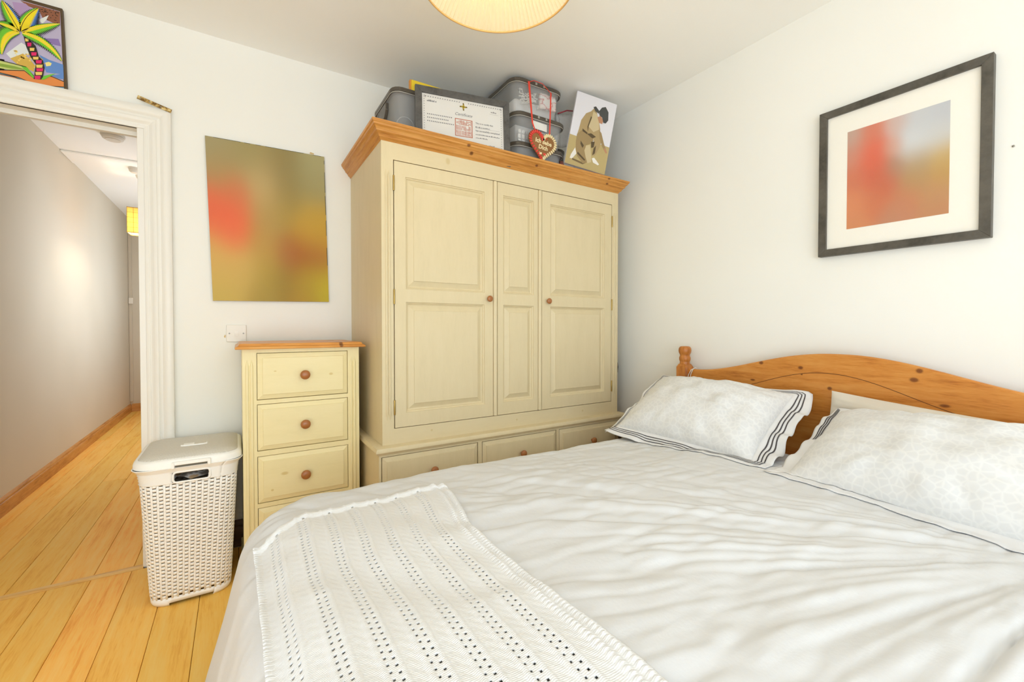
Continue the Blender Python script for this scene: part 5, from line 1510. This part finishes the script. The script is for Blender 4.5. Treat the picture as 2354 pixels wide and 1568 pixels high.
# brass strip over the corner of the door frame
bp = thing('brass_plate', 'narrow tarnished brass plate fixed crookedly over the door frame corner', 'brass plate', (-0.312, 2.612, 2.14))
ang = math.atan2(2.145 - 2.172, 0.120) - 0.05
def fb(a, c, d): return (-0.375 + a * cos(ang) - c * sin(ang), 2.6145 - d, 2.172 + a * sin(ang) + c * cos(ang))
M_bp = mat('tarnished brass', S(168, 134, 72), 0.5, metal=0.6)
LK(M_bp, ramp(M_bp, noise(M_bp, coords(M_bp), 60, 3), [(0.42, S(120, 88, 40)), (0.55, S(196, 164, 98)), (0.64, S(224, 204, 150))]), M_bp.node_tree.nodes['Principled BSDF'].inputs['Base Color'])
B().prism([(0, 0), (0.128, 0), (0.128, 0.017), (0, 0.017)], fb, -0.0005, 0.0015).build('plate', M_bp, bp)
for a in (0.012, 0.046, 0.088):
    c_ = fb(a, 0.0085, 0.0016); B().lathe([(0.003, 0), (0.003, 0.0008)], c_, '-y', 10).build('screw', M_steel, bp)
# chipped plaster scraps
M_chip = mat('bare tan plaster', S(214, 188, 138), 0.9)
b = B(); b.prism([(0, 0), (0.006, 0.008), (0.014, 0.006), (0.024, 0.004), (0.022, -0.003), (0.008, -0.004)], lambda a, c, d: (0.350 + a, d, 2.088 + c), YB - 0.0012, YB + 0.001)
tag(b.build('plaster_chip', M_chip), 'small tan plaster chip above the unframed picture board', 'wall chip')
b = B(); b.prism([(0, 0), (0.006, 0.010), (0.008, 0.002), (0.006, -0.008), (0.002, -0.006)], lambda a, c, d: (-0.0535 + a, d, 1.081 + c), YB - 0.0012, YB + 0.001)
tag(b.build('plaster_chip', M_chip), 'small tan plaster chip at the left of the light switch', 'wall chip')
# nail heads on the right wall
b = B().lathe([(0.0035, 0), (0.0035, 0.003), (0.001, 0.004)], (XR, 0.352, 1.745), '-x', 10)
tag(b.build('nail', M_steel), 'small nail head in the wall right of the framed picture', 'nail')

# ------------------------------------------------------------------ hallway things
hl = thing('hall_lamp', 'lit hanging lamp of amber shell squares in the hallway', 'hall lamp', (-0.740, 5.28, 2.0))
M_shell = bpy.data.materials.new('amber shell'); M_shell.use_nodes = True
nt = M_shell.node_tree; nt.nodes.clear()
om = nt.nodes.new('ShaderNodeOutputMaterial'); df = nt.nodes.new('ShaderNodeBsdfDiffuse'); tr = nt.nodes.new('ShaderNodeBsdfTranslucent'); mx = nt.nodes.new('ShaderNodeMixShader')
df.inputs[0].default_value = S(246, 216, 150); tr.inputs[0].default_value = S(252, 226, 160); mx.inputs[0].default_value = 0.6
nt.links.new(df.outputs[0], mx.inputs[1]); nt.links.new(tr.outputs[0], mx.inputs[2]); nt.links.new(mx.outputs[0], om.inputs[0])
hx, hy_, hz0, q = -0.735, 5.28, 1.985, 0.045
for i in range(4):
    for j in range(5):
        for side in range(4):
            a0 = -2 * q + i * q + 0.001; a1 = a0 + q - 0.002; z0_ = hz0 + j * q + 0.001; z1_ = z0_ + q - 0.002; e = 2 * q
            b = B()
            if side == 0: b.box(hx + a0, hx + a1, hy_ - e, hy_ - e + 0.0008, z0_, z1_)
            elif side == 1: b.box(hx + a0, hx + a1, hy_ + e - 0.0008, hy_ + e, z0_, z1_)
            elif side == 2: b.box(hx - e, hx - e + 0.0008, hy_ + a0, hy_ + a1, z0_, z1_)
            else: b.box(hx + e - 0.0008, hx + e, hy_ + a0, hy_ + a1, z0_, z1_)
            b.build('shell_square', M_shell, hl, fix=False)
b = B()
e = 2 * q
for z in (hz0, hz0 + 5 * q):
    b.tube([(hx - e, hy_ - e, z), (hx + e, hy_ - e, z), (hx + e, hy_ + e, z), (hx - e, hy_ + e, z)], 0.003, 6, closed=True)
for i in range(-2, 3):
    for (x, y) in ((hx + i * q, hy_ - e), (hx + i * q, hy_ + e), (hx - e, hy_ + i * q), (hx + e, hy_ + i * q)):
        b.tube([(x, y, hz0), (x, y, hz0 + 5 * q)], 0.0012, 5)
for j in range(1, 5):
    z = hz0 + j * q
    b.tube([(hx - e, hy_ - e, z), (hx + e, hy_ - e, z), (hx + e, hy_ + e, z), (hx - e, hy_ + e, z)], 0.0012, 5, closed=True)
b.tube([(hx - e, hy_, hz0 + 5 * q), (hx + e, hy_, hz0 + 5 * q)], 0.002, 5)
b.build('wire_frame', M_brass, hl)
b = B(); b.tube([(hx, hy_, hz0 + 5 * q), (hx, hy_, ZC - 0.05)], 0.003, 6); b.lathe([(0.03, ZC - 0.075), (0.04, ZC - 0.05), (0.04, ZC - 0.046)], (hx, hy_, 0), 'z', 16); b.lathe([(0.014, hz0 + 0.15), (0.014, hz0 + 5 * q)], (hx, hy_, 0), 'z', 12)
b.build('flex', M_gloss, hl)
M_bulb2 = bpy.data.materials.new('lit hall bulb'); M_bulb2.use_nodes = True
nt = M_bulb2.node_tree; nt.nodes.clear()
om = nt.nodes.new('ShaderNodeOutputMaterial'); em = nt.nodes.new('ShaderNodeEmission'); em.inputs[0].default_value = (1.0, 0.84, 0.52, 1); em.inputs[1].default_value = 30
point_light('hall_lamp_light', (hx, hy_, hz0 + 0.045), 8, (1.0, 0.90, 0.70), 0.03)
nt.links.new(em.outputs[0], om.inputs[0])
b = B(); b.lathe([(0.010, hz0 + 0.15), (0.020, hz0 + 0.135), (0.030, hz0 + 0.105), (0.030, hz0 + 0.09), (0.020, hz0 + 0.07), (0.004, hz0 + 0.063)], (hx, hy_, 0), 'z', 16)
b.build('bulb', M_bulb2, hl, smooth=True)

M_det = mat('off white detector plastic', S(222, 216, 206), 0.5)
for (x, y, zc, lab) in ((-0.772, 4.40, ZC, 'round white smoke detector on the near hallway ceiling'), (-0.762, 5.16, ZC - 0.016, 'white smoke detector on the hallway ceiling beam')):
    t = thing('smoke_detector', lab, 'smoke detector', (x, y, zc - 0.05))
    k = 1.0 if zc == ZC else 0.62
    b = B().lathe([(0.070 * k, zc), (0.072 * k, zc - 0.010), (0.070 * k, zc - 0.016)], (x, y, 0), 'z', 28); b.build('base', M_det, t, angle=40)
    b = B().lathe([(0.064 * k, zc - 0.016), (0.066 * k, zc - 0.022), (0.060 * k, zc - 0.034), (0.046 * k, zc - 0.040), (0.044 * k, zc - 0.044), (0.02 * k, zc - 0.046)], (x, y, 0), 'z', 28); b.build('cover', M_det, t, angle=40)
# conduit and small box on the end wall
cd = thing('cable_conduit', 'pale vertical conduit with small white box on the hallway end wall', 'conduit', (-1.19, 7.59, 0.106))
B().box(-1.198, -1.165, 7.575, HY1 - 0.0005, 0.135, ZC).build('trunking', mat('pale grey trunking', S(206, 194, 174), 0.5), cd, bevel=0.002)
B().box(-1.196, -1.150, 7.545, 7.575, 1.43, 1.51).build('junction_box', mat('white junction box', S(236, 228, 214), 0.4), cd, bevel=0.006)
